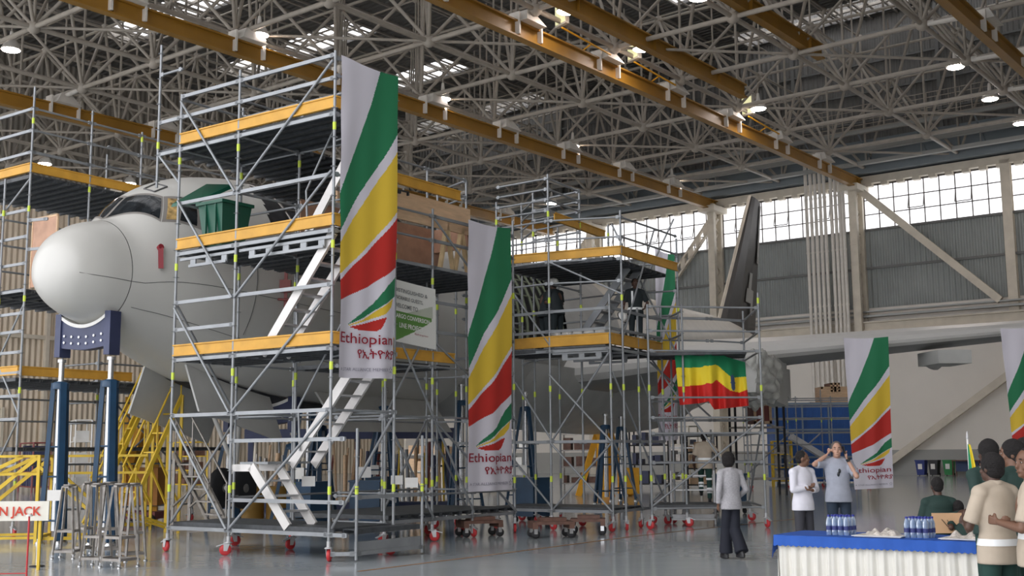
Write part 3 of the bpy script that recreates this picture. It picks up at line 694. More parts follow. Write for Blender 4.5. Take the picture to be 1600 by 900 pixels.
for z in (7.0, 7.5, 7.9): 
    s2.led((2.7, 4.3), (2.7, 5.7), z); s2.led((2.7, 5.7), (2.7, 7.1), z); s2.led((2.7, 7.1), (3.95, 7.6), z); s2.led((1.4, 2.9), (2.7, 4.3), z)
    s2.led((3.95, 3.0), (3.95, 5.7), z)
for (b0, b1) in ((2.9, 4.3), (4.3, 7.1)):
    s2.brace((1.36, b0), 2.35, (1.36, b1), .45); s2.brace((1.36, b1), 2.4, (1.36, b0), 3.9 if b0 > 4 else 4.4)
s2.brace((1.36, 4.3), 4.4, (1.36, 2.9), 2.45); s2.brace((1.36, 5.6), .5, (1.36, 4.35), 2.3); s2.brace((1.36, 4.3), 6.4, (1.36, 7.1), 4.3); s2.brace((2.7, 4.3), .5, (2.7, 5.7), 2.4); s2.brace((2.7, 5.7), 2.4, (2.7, 7.1), .5)
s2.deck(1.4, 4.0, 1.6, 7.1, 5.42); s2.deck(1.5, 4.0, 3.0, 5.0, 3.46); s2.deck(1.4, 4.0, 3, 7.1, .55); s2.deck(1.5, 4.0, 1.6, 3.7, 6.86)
s2.toe((1.4, 2.9), (1.4, 5.0), 3.5); s2.toe((1.4, 1.7), (1.4, 5.2), 6.92); 
# yellow brackets at the top deck behind
s2.toe((2.7, 2.0), (3.95, 4.3), 7.5)
# plywood box frame on the deck
pb = thing('plywood_crate_frame', 'long pink plywood box frame with timber struts on the deck right of the tall banner', 'crate', F1(1.9, 3.5, 5.44))
MB().box(F1, 1.55, 1.6, 1.7, 5.75, 6.28, 6.85).build('upper_panel', 'plyw', pb)
MB().box(F1, 2.5, 2.54, 1.7, 5.9, 5.5, 6.5).box(F1, 1.6, 2.5, 5.7, 5.75, 6.0, 6.5).build('rear_panel', 'ply', pb)
for b in (2.2, 3.1, 5.0, 5.5): MB().bar(F1(1.6, b-.22, 5.45), F1(1.6, b, 6.4), .1, .05).bar(F1(1.6, b+.22, 5.45), F1(1.6, b, 6.4), .1, .05).build('strut', mat('timber', (.62, .46, .26), .7, 0, .2, 5), pb)
# green wheelie bin on the deck by the cockpit
bp = F1(3.5, .72, 5.42)
bn = thing('wheelie_bin', 'dark green wheelie bin with open lid on the deck beside the cockpit window', 'bin', bp)
fb = Fr(bp, FACE)
mb = MB(); P = [fb(x*.24, y*.26, .06) for x, y in ((-1, -1), (1, -1), (1, 1), (-1, 1))]+[fb(x*.34, y*.36, .92) for x, y in ((-1, -1), (1, -1), (1, 1), (-1, 1))]; mb.hexa(P)
mb.box(fb, -.37, .37, -.39, .39, .88, .94); [mb.box(fb, x-.02, x+.02, -.37, -.33, .1, .88) for x in (-.15, .12)]
mb.build('body', 'binG', bn)
mb = MB(); mb.hexa([fb(.25, -.4, .93), fb(1.05, -.42, .95), fb(1.05, .42, 1.48), fb(.25, .4, 1.36), fb(.27, -.38, 1.0), fb(1.03, -.4, 1.02), fb(1.03, .4, 1.55), fb(.27, .38, 1.43)]); mb.build('lid', 'binG', bn)
for s_ in (-1, 1): MB().lathe(fb(.24, .3*s_-.03, .1), [(.05, 0), (.1, .01), (.1, .05), (.05, .06)], 12, ax=fb.b).build('wheel', 'rubber', bn)

# ---- middle scaffold (men on its platform)
F3 = Fr((2.14, 25.67, 0), -60)
s3 = Scaf(F3, 'wide wheeled scaffold with two decks where dark-clad workers stand, centre of the picture')
A3 = ((0, 0), (1.5, 0), (3.0, .2), (4.4, .6))
R3 = [(0, 1.5), (0, 2.9)]
for p, z1 in ((A3[0], 5.15), (A3[1], 8.05), (A3[2], 7.6), (A3[3], 7.2), ((0, 1.5), 5.0), ((0, 2.9), 5.2), ((-.1, .45), 7.1), ((1.5, 1.6), 8.0), ((1.5, 3.2), 7.4), ((3.0, 2.0), 8.2), ((-.25, 3.4), 6.9), ((3.9, 3), 8.2), ((3.1, 3.5), 7.6)): s3.post(*p, .3, z1)
for z in (.42, 1.93, 3.95):
    for p, q in zip(A3, A3[1:]): s3.led(p, q, z, flat=True)
    s3.led((0, 0), (0, 1.5), z, flat=True); s3.led((0, 1.5), (0, 2.9), z, flat=True); s3.led((1.5, 0), (1.5, 1.6), z); s3.led((1.5, 1.6), (1.5, 3.2), z); s3.led((3, 2), (1.5, 1.6), z); s3.led((0, 1.5), (1.5, 1.6), z); s3.led((3.0, .2), (3, 2), z); s3.led((3, 2), (3.9, 3), z)
for z in (4.4, 4.85): s3.led((0, 0), (1.5, 0), z, flat=True); s3.led((1.5, 0), (3.0, .2), z, flat=True); s3.led((0, 0), (0, 1.5), z, flat=True); s3.led((0, 1.5), (0, 2.9), z, flat=True)
for z in (5.5, 6.0): s3.led((1.5, 0), (3.0, .2), z); s3.led((-.1, .45), (1.5, 0), z); s3.led((1.5, 0), (1.5, 1.6), z)
for z in (6.5, 6.95): s3.led((1.5, 0), (3.0, .2), z); s3.led((-.1, .45), (1.5, 0), z); s3.led((1.5, 1.6), (3, 2), z); s3.led((-.1, .45), (-.25, 3.4), z)
for z in (7.2, 7.45, 7.7, 7.95): s3.led((1.5, 0), (1.5, 1.6), z); s3.led((1.5, 0), (3.0, .2), z); s3.led((1.5, 1.6), (3, 2), z); s3.led((3, 2), (3.9, 3), z)
for z in (5.0, 5.6, 6.3): s3.led((3.9, 3), (4.6, 1.2), z); s3.led((1.5, 3.2), (-.25, 3.4), z); s3.led((3.1, 3.5), (1.5, 3.2), z)
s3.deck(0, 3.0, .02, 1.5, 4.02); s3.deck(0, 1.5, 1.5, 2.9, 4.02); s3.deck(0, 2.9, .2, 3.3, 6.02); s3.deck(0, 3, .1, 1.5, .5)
s3.toe((0, 0), (1.5, 0), 4.05, h=.24); s3.toe((1.5, 0), (3.6, .3), 4.05, h=.24); s3.toe((0, 0), (0, 2.9), 4.05, h=.24)
s3.toe((-.1, .42), (2.9, .2), 6.08); s3.toe((-.1, .42), (-.25, 3.4), 6.08); s3.toe((1.5, .3), (1.5, 3.0), 7.0)
s3.lattice((0, .05), (1.45, .05), 3.9); s3.lattice((0, .6), (1.45, .6), 3.9); s3.lattice((0, 1.4), (1.45, 1.4), 3.9)
for z in (.42, 1.93):
    s3.brace((0, -.04), z, (1.5, -.04), z+1.5); s3.brace((0, .04), z+(1.5 if z < 1 else 2), (1.5, .04), z+.02)
    s3.brace((-.04, 0), z+1.5, (-.04, 1.5), z); s3.brace((-.04, 1.5), z+1.5, (-.04, 2.9), z)
s3.brace((1.5, 0), 4.1, (3, .2), 6.0); s3.brace((3, .2), 2.0, (1.5, 0), .5); s3.brace((3, .2), 4, (1.5, 0), 2.0); s3.brace((-.1, .45), 5.2, (1.5, 0), 6.0); s3.brace((-.1, .45), 4.2, (-.1, 2.4), 7.0); s3.brace((1.5, 3.2), 4.1, (-.2, 3.4), 7.4); s3.brace((-.2, 3.3), 4.1, (1.4, 3.2), 7.4)
stair(s3, 1.9, 4.05, .3, 6.0, 1.7, 2.3, m='steel', steps=8)

# ---- stair tower that carries the flag
G4 = V((3.47, 28.54, 0))
F4 = Fr((3.30, 28.54, 0), 99)
s4 = Scaf(F4, 'wheeled scaffold stair tower carrying the green yellow and red flag')
W4 = [(0, 0), (1.55, 0), (2.3, -.6), (0, 2.8), (1.7, 3.0)]
for p, z1 in (((0, 0), 5.2), ((1.5, -.6), 2.1), ((2.35, -1.3), 5.2), ((0.1, 2.2), 5.0), ((2.6, 1.4), 5.3), ((.55, 0), 5.0), ((.85, 1.2), 5.1)): s4.post(*p, .3, z1)
for z in (.45, 1.45, 2.1, 2.45, 2.9, 3.95, 4.4, 4.95):
    fl = z in (2.45, 2.1, 3.95, 4.95)
    s4.led((0, 0), (1.5, -.6), z, flat=fl); s4.led((0, 0), (.1, 2.2), z)
    s4.led((1.5, -.6), (2.35, -1.3), z, flat=fl); s4.led((2.35, -1.3), (2.6, 1.4), z); s4.led((.1, 2.2), (2.6, 1.4), z)
    if z > 1.5: s4.led((.55, 0), (.85, 1.2), z)
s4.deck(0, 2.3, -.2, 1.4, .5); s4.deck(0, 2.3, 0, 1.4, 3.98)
for a, za, c, zc in (((0, 0), .5, (1.5, -.6), 2.0), ((1.5, -.6), 2.5, (0, 0), 3.9), ((2.35, -1.3), .5, (2.6, 1.4), 2.4), ((.55, 0), 4.0, (.55, 0.3), 2.1), ((.1, .1), 3.9, (2.0, .9), 1.0), ((.1, 2.2), .5, (2.6, 1.4), 2.4)): s4.brace(a, za, c, zc)
st = MB()
for b in (-.75, .05): pass
F4s = Fr(pz(1062, 822), 5)
def sladder():
    t = s4.t; mb = MB()
    P0, P1 = pz(1050, 819), pz(1118, 819)
    d = V((.12, .95, 0))
    for p in (P0, P1): mb.tube(p, p+V((0, 0, 1.25)), .03, 6); mb.bar(p+V((0, 0, .1)), p+d*1.2+V((0, 0, 2.2)), .05, .12)
    ob = mb.build('entry_stair_frame', 'alu', t)
    mb = MB()
    for k in range(7): f = k/6; a = P0+d*(1.2*f)+V((0, 0, .12+2.0*f)); b = P1+d*(1.2*f)+V((0, 0, .12+2.0*f)); mb.bar(a, b, .24, .03)
    mb.bar(P0+V((0, 0, .16)), P1+V((0, 0, .16)), .04, .14); mb.build('treads', 'alu', ob)
sladder()

# ---- left scaffold beyond the nose
F5 = Fr((-10.65, 25.4, 0), FACE)
s5 = Scaf(F5, 'scaffold on the far left beyond the nose with a dark deck over the radome')
for a, b, z0, z1 in ((0, 0, .3, 9.9), (1.5, 0, .3, 9.4), (-.0, 1.5, 5.0, 9.7), (0, 2.9, 6.5, 9.5), (.9, -.05, .3, 7.9), (3.2, 0, .3, 9.0), (0, 6.0, 6.5, 9.6), (1.5, 3, .3, 9.2), (1.5, 6, .3, 9.0), (3.0, 3, .3, 8.0), (3.0, 6, .3, 8.0)): s5.post(a, b, z0, z1)
for z in (8.4, 8.9, 9.4):
    s5.led((0, 0), (0, 1.5), z, flat=z == 8.4); s5.led((0, 1.5), (0, 2.9), z); s5.led((0, 2.9), (0, 6.0), z); s5.led((0, 0), (1.5, 0), z, flat=True); s5.led((1.5, 0), (3.2, 0), z); s5.led((1.5, 3), (1.5, 6), z)
for z in (.45, 1.5, 2.5, 3.0, 3.5, 3.95, 4.4, 4.8, 5.3, 5.9, 6.5, 7.1):
    s5.led((1.5, 0), (0, 0), z, flat=True); s5.led((3.2, 0), (1.5, 0), z)
    if z < 3.4 or z > 5: s5.led((1.5, 0), (1.5, 3), z)
    s5.led((1.5, 3), (1.5, 6), z); s5.led((1.5, 3), (3, 3), z)
for z in (6.85, 6.2): s5.led((0, 0), (-.5, .15), z, flat=True)
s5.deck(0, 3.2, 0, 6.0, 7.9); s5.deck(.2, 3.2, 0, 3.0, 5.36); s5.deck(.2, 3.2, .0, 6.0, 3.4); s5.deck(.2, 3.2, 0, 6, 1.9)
s5.toe((0, 0), (0, 2.9), 7.95); s5.toe((0, 0), (3.2, 0), 7.95); s5.toe((.1, 0), (3.2, 0), 3.45); s5.toe((.2, .1), (.2, 3), 3.45, m='toe')
s5.brace((1.5, 0), .5, (0, 0), 2.5); s5.brace((0, 0), 2.6, (1.5, 0), 4.5); s5.brace((0, 0), 5.0, (1.5, 0), 3.0); s5.brace((3.2, 0), .5, (1.5, 0), 2.4); s5.brace((1.5, 3), 1.0, (1.5, 6), 3.4); s5.brace((1.5, 6), 1.0, (1.5, 3), 3.4); s5.brace((.9, 0), 7.2, (0, 0), 7.8)
pl = thing('plywood_sheet', 'upright pink plywood sheet with pale edge left of the radome', 'sheet', F5(-.1, .5, 5.4))
MB().box(F5, -.38, .55, .46, .48, 5.45, 7.0).build('board', 'ply', pl)
mb = MB()
for e in ((-.40, -.36, 5.44, 7.02), (.53, .57, 5.44, 7.02), (-.4, .57, 6.98, 7.03)): mb.box(F5, e[0], e[1], .45, .49, e[2], e[3])
mb.build('edging', 'plyw', pl)

# ---- scaffold far behind under the wing
F6 = Fr(pz(1165, 762), 93)
s6 = Scaf(F6, 'long low scaffold frame standing under the aircraft wing behind the two men')
L6 = [0, 2.1, 3.7, 5.2]
for a in L6: s6.post(a, 0, .3, 4.6 if a else 4.0); s6.post(a, 2.2, .3, 4.2)
for z in (.45, 1.1, 2.0, 2.55, 3.2, 3.8, 4.1):
    for a, b in zip(L6, L6[1:]): s6.led((a, 0), (b, 0), z, r=.03, flat=z > 2.5); s6.led((a, 2.2), (b, 2.2), z, r=.03)
for a in L6: s6.led((a, 0), (a, 2.2), .45); s6.led((a, 0), (a, 2.2), 3.2)
s6.brace((2.1, 0), 1.2, (3.7, 0), 2.6, .04); s6.brace((0, 0), .5, (2.1, 0), 2.5, .04)
MB().bar(F6(2.1, .3, 2.4), F6(5.2, .3, .4), .1, .25).bar(F6(2.1, .9, 2.4), F6(5.2, .9, .4), .1, .25).build('ramp_stringers', 'alu', s6.t)
s6.brace((.8, 0), 3.2, (2.3, 0), 2.5, .05)

# ================================================================== BANNERS, FLAG, SIGNS
def text_mesh(s, bold=0):
    c = bpy.data.curves.new('t', 'FONT'); c.body = s; c.size = 1; c.resolution_u = 3; c.offset = bold
    o = bpy.data.objects.new('t', c); COL.objects.link(o); dg = bpy.context.evaluated_depsgraph_get()
    me = bpy.data.meshes.new_from_object(o.evaluated_get(dg)); vs = [tuple(v.co) for v in me.vertices]; fs = [tuple(p.vertices) for p in me.polygons]
    bpy.data.objects.remove(o); bpy.data.curves.remove(c); bpy.data.meshes.remove(me); return vs, fs
_TX = {}
def text_on(fn, s, u0, u1, v0, v1, m, name, parent, bold=0, serif=False):
    """lettering laid on the surface fn(u, v, offset); v0 = top of capitals, v1 = baseline"""
    if (s, bold) not in _TX: _TX[(s, bold)] = text_mesh(s, bold)
    vs, fs = _TX[(s, bold)]
    x0 = min(v[0] for v in vs); x1 = max(v[0] for v in vs); cap = .72
    mb = MB(); mb.add([fn(u0+(u1-u0)*(x-x0)/(x1-x0), v1+(v0-v1)*y/cap, .012 if serif else .022) for x, y, z in vs], fs)
    return mb.build(name, m, parent)
ib = interp
WG = [(0, .44), (.04, .41), (.3, .265), (.53, .117), (.68, 0), (1, -.2)]; GB_ = [(0, .553), (.38, .41), (.75, .293), (1, .198)]
YT = [(0, .589), (.56, .402), (.8, .325), (1, .257)]; YB = [(0, .687), (.3, .63), (.6, .56), (1, .458)]
RT = [(0, .706), (.49, .604), (1, .479)]; RB = [(0, .766), (.5, .715), (1, .641)]
def banner_mat(u, v):      # 0 white 1 green 2 yellow 3 red
    if v < ib(WG, u): return 0
    if v < ib(GB_, u): return 1
    if v < ib(YT, u): return 0
    if v < ib(YB, u): return 2
    if v < ib(RT, u): return 0
    if v < ib(RB, u): return 3
    if u > .19:
        if ib([(.18, .837), (.42, .796), (.62, .763), (.69, .743), (.85, .70), (1, .673)], u) < v < ib([(.18, .838), (.45, .812), (.7, .777), (1, .735)], u): return 1
        if ib([(.19, .839), (.45, .817), (.66, .787), (.94, .745), (1, .745)], u) < v < ib([(.19, .841), (.53, .818), (.8, .796), (.92, .772), (.97, .74)], u): return 2
    if .23 < u < .82 and ib([(.22, .843), (.48, .829), (.81, .806)], u) < v < ib([(.22, .844), (.42, .853), (.66, .853), (.74, .842), (.82, .81)], u): return 3
    return 0
def banner(c00, c10, c01, c11, label, rip=.03, ph=0, cut=1.0, over=None, letters=True, group='airline banners', clip_u=1.0, fold=0):
    c00, c10, c01, c11 = map(V, (c00, c10, c01, c11)); nrm = (c10-c00).cross(c01-c00).normalized()
    if nrm.dot(CP-c00) < 0: nrm = -nrm
    def P(u, v, off=0):
        p = (c00*(1-u)+c10*u)*(1-v)+(c01*(1-u)+c11*u)*v
        w_ = rip*(.25+v)*(math.sin(7*u+ph+2.2*v)+.5*math.sin(15*u-ph+3*v))+.35*rip*math.sin(9*v+3*u+ph)+.3*rip*math.sin(26*v+11*u)*math.exp(-6*u)
        sag = -.035*math.sin(math.pi*u)*(1-v)
        q = p+nrm*(w_+off)+V((0, 0, sag))
        if over and v < over:  # goes over the wing leading edge
            k = (over-v)/over; q = q-nrm*(.9*k)+V((0, 0, -k*.12*0))
        return q
    t = thing('banner', label, 'banner', c01.lerp(c11, .5), group)
    MB().grid(lambda u, v: P(u, v), 100, 330, banner_mat).build('cloth', ['bwhite', 'green', 'yel', 'bred'], t)
    if letters:
        text_on(P, 'Ethiopian', .01, .95, .860, .893, 'textred', 'lettering', t, .004)
        text_on(P, 'የኢትዮጵያ', .34, .985, .912, .938, 'textred', 'lettering', t, .01)
        text_on(P, 'A STAR ALLIANCE MEMBER', .02, .86, .968, .978, 'textgrey', 'lettering', t)
        mb = MB()
        for k in range(5):
            a = 2*math.pi*k/5; q = lambda r, d: P(.935+r*math.sin(a+d), .973-r*.29*math.cos(a+d), .012)
            mb.add([q(.045, 0), q(.02, .5), q(.02, -.5)], [(0, 1, 2)])
        mb.build('star_emblem', 'textgrey', t)
    return t, P
# tall front banner on the corner of the first scaffold
def pp_(x, y, P, n): d = ray(x, y); return CP + d*(((P-CP).dot(n))/d.dot(n))
q = lambda x, y: pp_(x, y, F1(-.17, 0, 0), F1.a)
b1, _ = banner(q(533, 86), q(622, 120), q(527, 590), q(615, 592), 'tallest airline banner, hanging at the front corner of the scaffold by the nose', .03, .4)
q = lambda x, y: pp_(x, y, F1(1.18, 0, 0), F1.a)
banner(q(731, 343), q(798, 357), q(733, 769), q(802, 765), 'airline banner hanging down to knee height between the two large scaffolds', .03, 2.1)
q = lambda x, y: pY(x, y, 29.9)
banner(q(1023, 388), q(1054, 398), q(1029, 690), q(1060, 687), 'narrow airline banner behind the stair tower left of the flag', .05, 1.0)
q = lambda x, y: pY(x, y, 38.4)
banner(q(1318, 528), q(1388, 526), q(1336, 765), q(1396, 762), 'airline banner hung over the wing behind the two men talking', .04, 3.0)
banner(q(1563, 513), q(1633, 509), q(1590, 752), q(1650, 748), 'airline banner cut by the right edge of the frame on the wing', .04, 4.4)
# sheets of those two banners lying back over the wing
# national flag on the stair tower
ft = thing('national_flag', 'wide green yellow and red flag draped on the stair tower rail', 'flag', pY(1112, 640, 27.3))
def flagP(u, v, off=0):
    top = ib([(0, 553), (.35, 556), (.58, 549), (.75, 558), (1, 566)], u); bot_ = ib([(0, 633), (.3, 630), (.42, 627), (.5, 640), (.75, 637), (1, 634)], u)
    x = 1054+(1164-1054)*u+v*(8-2*u)+(0 if v < .5 else 0); y = top+(bot_-top)*v
    Y = 27.25+.9*max(0, u-.55)*1.2+.09*math.sin(22*u+2*v)*(.3+v)+.06*math.sin(41*u+3)*v
    return pY(x, y, Y-off)
def flagM(u, v):
    b1_ = ib([(0, .27), (.35, .25), (.55, .22), (.62, .25), (.8, .40), (1, .33)], u); b2_ = ib([(0, .64), (.4, .62), (.56, .49), (.75, .66), (.88, .70), (1, .63)], u)
    if (((u-.80)/.032)**2+((v-.50)/.17)**2) < 1: return 3
    return 0 if v < b1_ else 1 if v < b2_ else 2
MB().grid(flagP, 110, 80, flagM).build('cloth', ['fg', 'fy', 'fr', 'fb'], ft)
# welcome sign
S00, S10, S01, S11 = F1(1.24, 2.3, 5.02), F1(1.24, 4.2, 4.93), F1(1.24, 2.3, 3.86), F1(1.24, 4.2, 3.72)
def signP(u, v, off=0): return (S00*(1-u)+S10*u)*(1-v)+(S01*(1-u)+S11*u)*v - F1.a*(.015*math.sin(6*u+2*v)+off)
sg = thing('welcome_sign', 'white and green cloth sign for guests half hidden by the tall front banner', 'sign', S01)
def signM(u, v):
    if v > .50 and v < .98 and u < .93-.75*max(0, v-.55)**1.15*1.9 and u > .04: return 1
    if .26 < v <= .5 and u > .55 and u < .95 and v > .5-.5*(u-.55): return 2
    return 0
MB().grid(lambda u, v: signP(u, v), 120, 90, signM).build('cloth', [mat('sign_white', (.78, .78, .74), .7), mat('sign_green', (.12, .28, .06), .7), mat('sign_pale', (.50, .53, .44), .7)], sg)
gtxt = mat('sign_text_grey', (.16, .17, .17), .7)
text_on(signP, 'DISTINGUISHED &', .33, .86, .13, .19, gtxt, 'lettering', sg, .01); text_on(signP, 'HONORABLE GUESTS,', .27, .79, .25, .31, gtxt, 'lettering', sg, .01)
text_on(signP, 'WELCOME TO', .33, .71, .375, .445, gtxt, 'lettering', sg, .01)
wt = mat('sign_text_white', (.85, .85, .82), .7)
text_on(signP, 'B767 CARGO CONVERSION', .20, .89, .54, .61, wt, 'lettering', sg, .015); text_on(signP, 'LINE PROJECT', .42, .79, .68, .76, wt, 'lettering', sg, .015)
text_on(signP, 'Ethiopian', .66, .86, .80, .83, 'textred', 'lettering', sg)
# red and white stored sheets beyond the sign
# jack warning board
wb = thing('warning_board', 'white board with red stencilled letters about a jack at the lower left edge', 'sign', pY(0, 815, 18))
fw = Fr(pY(0, 814, 18), 90)
MB().box(fw, -1.15, .735, -.02, .02, 0, .29).build('board', mat('board_white', (.80, .78, .68), .6, 0, .05, 4), wb)
def wbP(u, v, off=0): return fw(-1.15+1.885*u, 0, .29*(1-v)) + V((0, -.02-off, 0))
text_on(wbP, 'AIRCRAFT ON JACK', .03, .945, .26, .72, mat('stencil_red', (.60, .06, .03), .7), 'lettering', wb, .02)
zb_ = -pY(0, 814, 18).z
for a_ in (-.9, .57): MB().box(fw, a_, a_+.04, -.07, -.025, zb_, .25).build('post', 'yellow', wb)

# ================================================================== PEOPLE
def bake(o, vox, smooth=4):
    md = o.modifiers.new('r', 'REMESH'); md.mode = 'VOXEL'; md.voxel_size = vox; md.use_smooth_shade = True
    sm = o.modifiers.new('s', 'SMOOTH'); sm.iterations = smooth; sm.factor = .5
    dg = bpy.context.evaluated_depsgraph_get(); me = bpy.data.meshes.new_from_object(o.evaluated_get(dg)); me.name = o.name
    o.modifiers.clear(); old = o.data; o.data = me; bpy.data.meshes.remove(old)
    return o
SK = {'dark': mat('dark_brown_skin', (.085, .042, .028), .5), 'brown': mat('brown_skin', (.17, .085, .052), .5), 'fair': mat('fair_skin', (.50, .29, .21), .5)}
HAIR = mat('black_hair', (.012, .010, .010), .9, 0, 0, 60, bump=.8); GREYHAIR = mat('grey_hair', (.12, .10, .09), .9, 0, .2, 60, bump=.6)
def person(label, base, face, H, shirt, pants, pose=None, skin='dark', hair='short', sleeve='short', hem=.86, bands=(), flare=0, yaw=0, tilt=0, seated=False, shoes=None, group=None, helmet=False, vox=.013, belly=0, slim=1.0, bandm='reflective', legband=None, hairm=None):
    k = H/1.75; B = V(base); fwd = V((math.sin(rad(face)), math.cos(rad(face)), 0)); rt = V((fwd.y, -fwd.x, 0))
    def L(p): return B + (rt*p[0] + fwd*p[1] + V((0, 0, p[2])))*k
    J = dict(hipR=(.09, 0, .93), kneeR=(.10, .02, .50), ankR=(.10, -.03, .09), hipL=(-.09, 0, .93), kneeL=(-.10, .02, .50), ankL=(-.10, -.03, .09), shoR=(.175, 0, 1.42), elbR=(.235, -.02, 1.13), wriR=(.24, .07, .89),
             shoL=(-.175, 0, 1.42), elbL=(-.235, -.02, 1.13), wriL=(-.24, .07, .89), pel=(0, 0, .96), che=(0, 0, 1.26), nec=(0, .0, 1.475), head=(0, .03, 1.613), handR=None, handL=None)
    if pose: J.update(pose)
    j = {n: V(p) for n, p in J.items() if p is not None}
    t = thing('person', label, 'person', B, group)
    X = lambda v: L(tuple(v))
    hy = rad(yaw); hf = V((math.sin(hy), math.cos(hy), 0)); hr = V((hf.y, -hf.x, 0)); hu = (V((0, 0, 1))+hf*tilt).normalized()
    def Hh(x, y, z): return X(j['head']+hr*x+hf*y+hu*z)
    rotm = Matrix((rt*hr.x+fwd*hr.y, rt*hf.x+fwd*hf.y, rt*hu.x+fwd*hu.y+V((0, 0, hu.z)))).transposed()
    mb = MB()
    mb.ell(Hh(0, -.008, .022), .074*k, .094*k, .098*k, rot=rotm, nu=20, nv=14); mb.ell(Hh(0, .030, -.055), .054*k, .058*k, .064*k, rot=rotm)
    mb.ell(Hh(0, .068, -.092), .024*k, .020*k, .018*k, rot=rotm); mb.ell(Hh(0, .093, -.022), .0125*k, .018*k, .021*k, rot=rotm); mb.ell(Hh(0, .083, .008), .010*k, .014*k, .028*k, rot=rotm)
    mb.ell(Hh(0, .083, -.064), .022*k, .012*k, .010*k, rot=rotm); mb.ell(Hh(0, .074, .034), .050*k, .016*k, .012*k, rot=rotm)
    for s_ in (-1, 1): mb.ell(Hh(.077*s_, -.012, -.008), .009*k, .02*k, .032*k, rot=rotm); mb.ell(Hh(.040*s_, .062, -.030), .02*k, .018*k, .02*k, rot=rotm)
    mb.tube(X(j['nec']-V((0, 0, .04))), X(j['head']-V((0, .015, .05))), .060*k, 12, r2=.052*k)
    mb.ell(X(j['che']), .15*k, .1*k, .19*k); mb.ell(X(j['pel']), .14*k, .1*k, .12*k); mb.tube(X(j['pel']), X(j['che']), .10*k, 10); mb.tube(X(j['shoR']), X(j['shoL']), .055*k, 10)
    for s_ in 'RL':
        mb.tube(X(j['sho'+s_]), X(j['elb'+s_]), .048*k, 12, r2=.038*k); mb.tube(X(j['elb'+s_]), X(j['wri'+s_]), .039*k, 12, r2=.026*k); mb.ell(X(j['elb'+s_]), .039*k, .039*k, .039*k)
        mb.tube(X(j['hip'+s_]), X(j['knee'+s_]), .07*k, 12, r2=.05*k); mb.tube(X(j['knee'+s_]), X(j['ank'+s_]), .05*k, 12, r2=.035*k); mb.ell(X(j['knee'+s_]), .05*k, .05*k, .05*k)
        # hand: palm, four bent fingers, thumb from the side of the palm
        d = (j['wri'+s_]-j['elb'+s_]).normalized()
        if 'hand'+s_ in j: d = (j['hand'+s_]-j['wri'+s_]).normalized()
        sd = 1 if s_ == 'R' else -1
        side = V((0, 1, 0)) if abs(d.y) < .7 else V((0, 0, 1)); side = (side-d*side.dot(d)).normalized(); pn = d.cross(side)*(-sd)
        wv = j['wri'+s_]; pc_ = wv+d*.045
        for o_ in (-.026, -.009, .009, .026):
            mb.tube(X(wv+d*.01+side*o_*.6), X(wv+d*.088+side*o_), .0135*k, 8)
            ln = {-.026: .052, -.009: .066, .009: .07, .026: .06}[o_]; a = wv+d*.085+side*o_; b = a+(d*.85+pn*.5).normalized()*ln*.5; c = b+(d*.35+pn*.9).normalized()*ln*.5
            mb.tube(X(a), X(b), .0088*k, 8); mb.tube(X(b), X(c), .0082*k, 8)
        a = wv+d*.025+side*.026; b = a+(side*.75+d*.65+pn*.3).normalized()*.035; mb.tube(X(a), X(b), .0115*k, 8); mb.tube(X(b), X(b+(d*.9+pn*.4).normalized()*.028), .0095*k, 8)
    body = mb.build('body', SK[skin], t); bake(body, .0072 if vox < .013 else .0088, 3)
    # eyes, brows, mouth
    for s_ in (-1, 1):
        ey = MB().ell(Hh(.030*s_, .078, .010), .011*k, .006*k, .0055*k, rot=rotm).build('eye', mat('eye_white', (.45, .4, .37), .3), t)
        MB().ell(Hh(.030*s_, .0825, .010), .0055*k, .003*k, .0052*k, rot=rotm).build('pupil', HAIR, ey)
        MB().ell(Hh(.032*s_, .0865, .036), .02*k, .005*k, .0045*k, rot=rotm).build('eyebrow', HAIR, t)
    MB().ell(Hh(0, .094, -.064), .020*k, .005*k, .006*k, rot=rotm).build('lips', mat('lips_'+skin, tuple(c*.75 for c in SK[skin].node_tree.nodes['Principled BSDF'].inputs[0].default_value[:3]), .5), t)
    # hair
    hm = hairm or HAIR
    if hair != 'none':
        mb = MB(); e = {'short': .007, 'thick': .016, 'curly': .036, 'thin': .003}[hair]
        mb.ell(Hh(0, -.024, .036), (.076+e)*k, (.086+e)*k, (.088+e)*k, rot=rotm, nu=28, nv=18)
        if hair in ('thick', 'curly'): mb.ell(Hh(0, -.045, -.01), (.068+e)*k, (.058+e)*k, (.075+e*.6)*k, rot=rotm, nu=20, nv=12)
        else: mb.ell(Hh(0, -.05, -.012), (.062+e)*k, (.052+e)*k, (.06+e)*k, rot=rotm, nu=20, nv=12)
        rnd = random.Random(len(label)); mb.v = [tuple(V(v)+V((rnd.uniform(-1, 1), rnd.uniform(-1, 1), rnd.uniform(-1, 1)))*(.006 if hair == 'curly' else .0015)*k) for v in mb.v]
        ho = mb.build('hair', hm, t)
    if helmet:
        mb = MB(); c = Hh(0, -.01, .035); mb.lathe(c, [(.128*k, 0), (.126*k, .03*k), (.112*k, .08*k), (.08*k, .115*k), (.02*k, .13*k)], 20, ax=tuple(rotm @ V((0, 0, 1)))); mb.ell(Hh(0, .11, .035), .08*k, .07*k, .008*k, rot=rotm); mb.build('hard_hat', 'white', t)
    # trousers
    mb = MB(); ph = (j['hipR']+j['hipL'])/2
    mb.ell(X(ph+V((0, 0, .02))), (.175*slim)*k, (.125*slim)*k, .13*k, nu=18, rot=Matrix((rt, fwd, V((0, 0, 1)))).transposed())
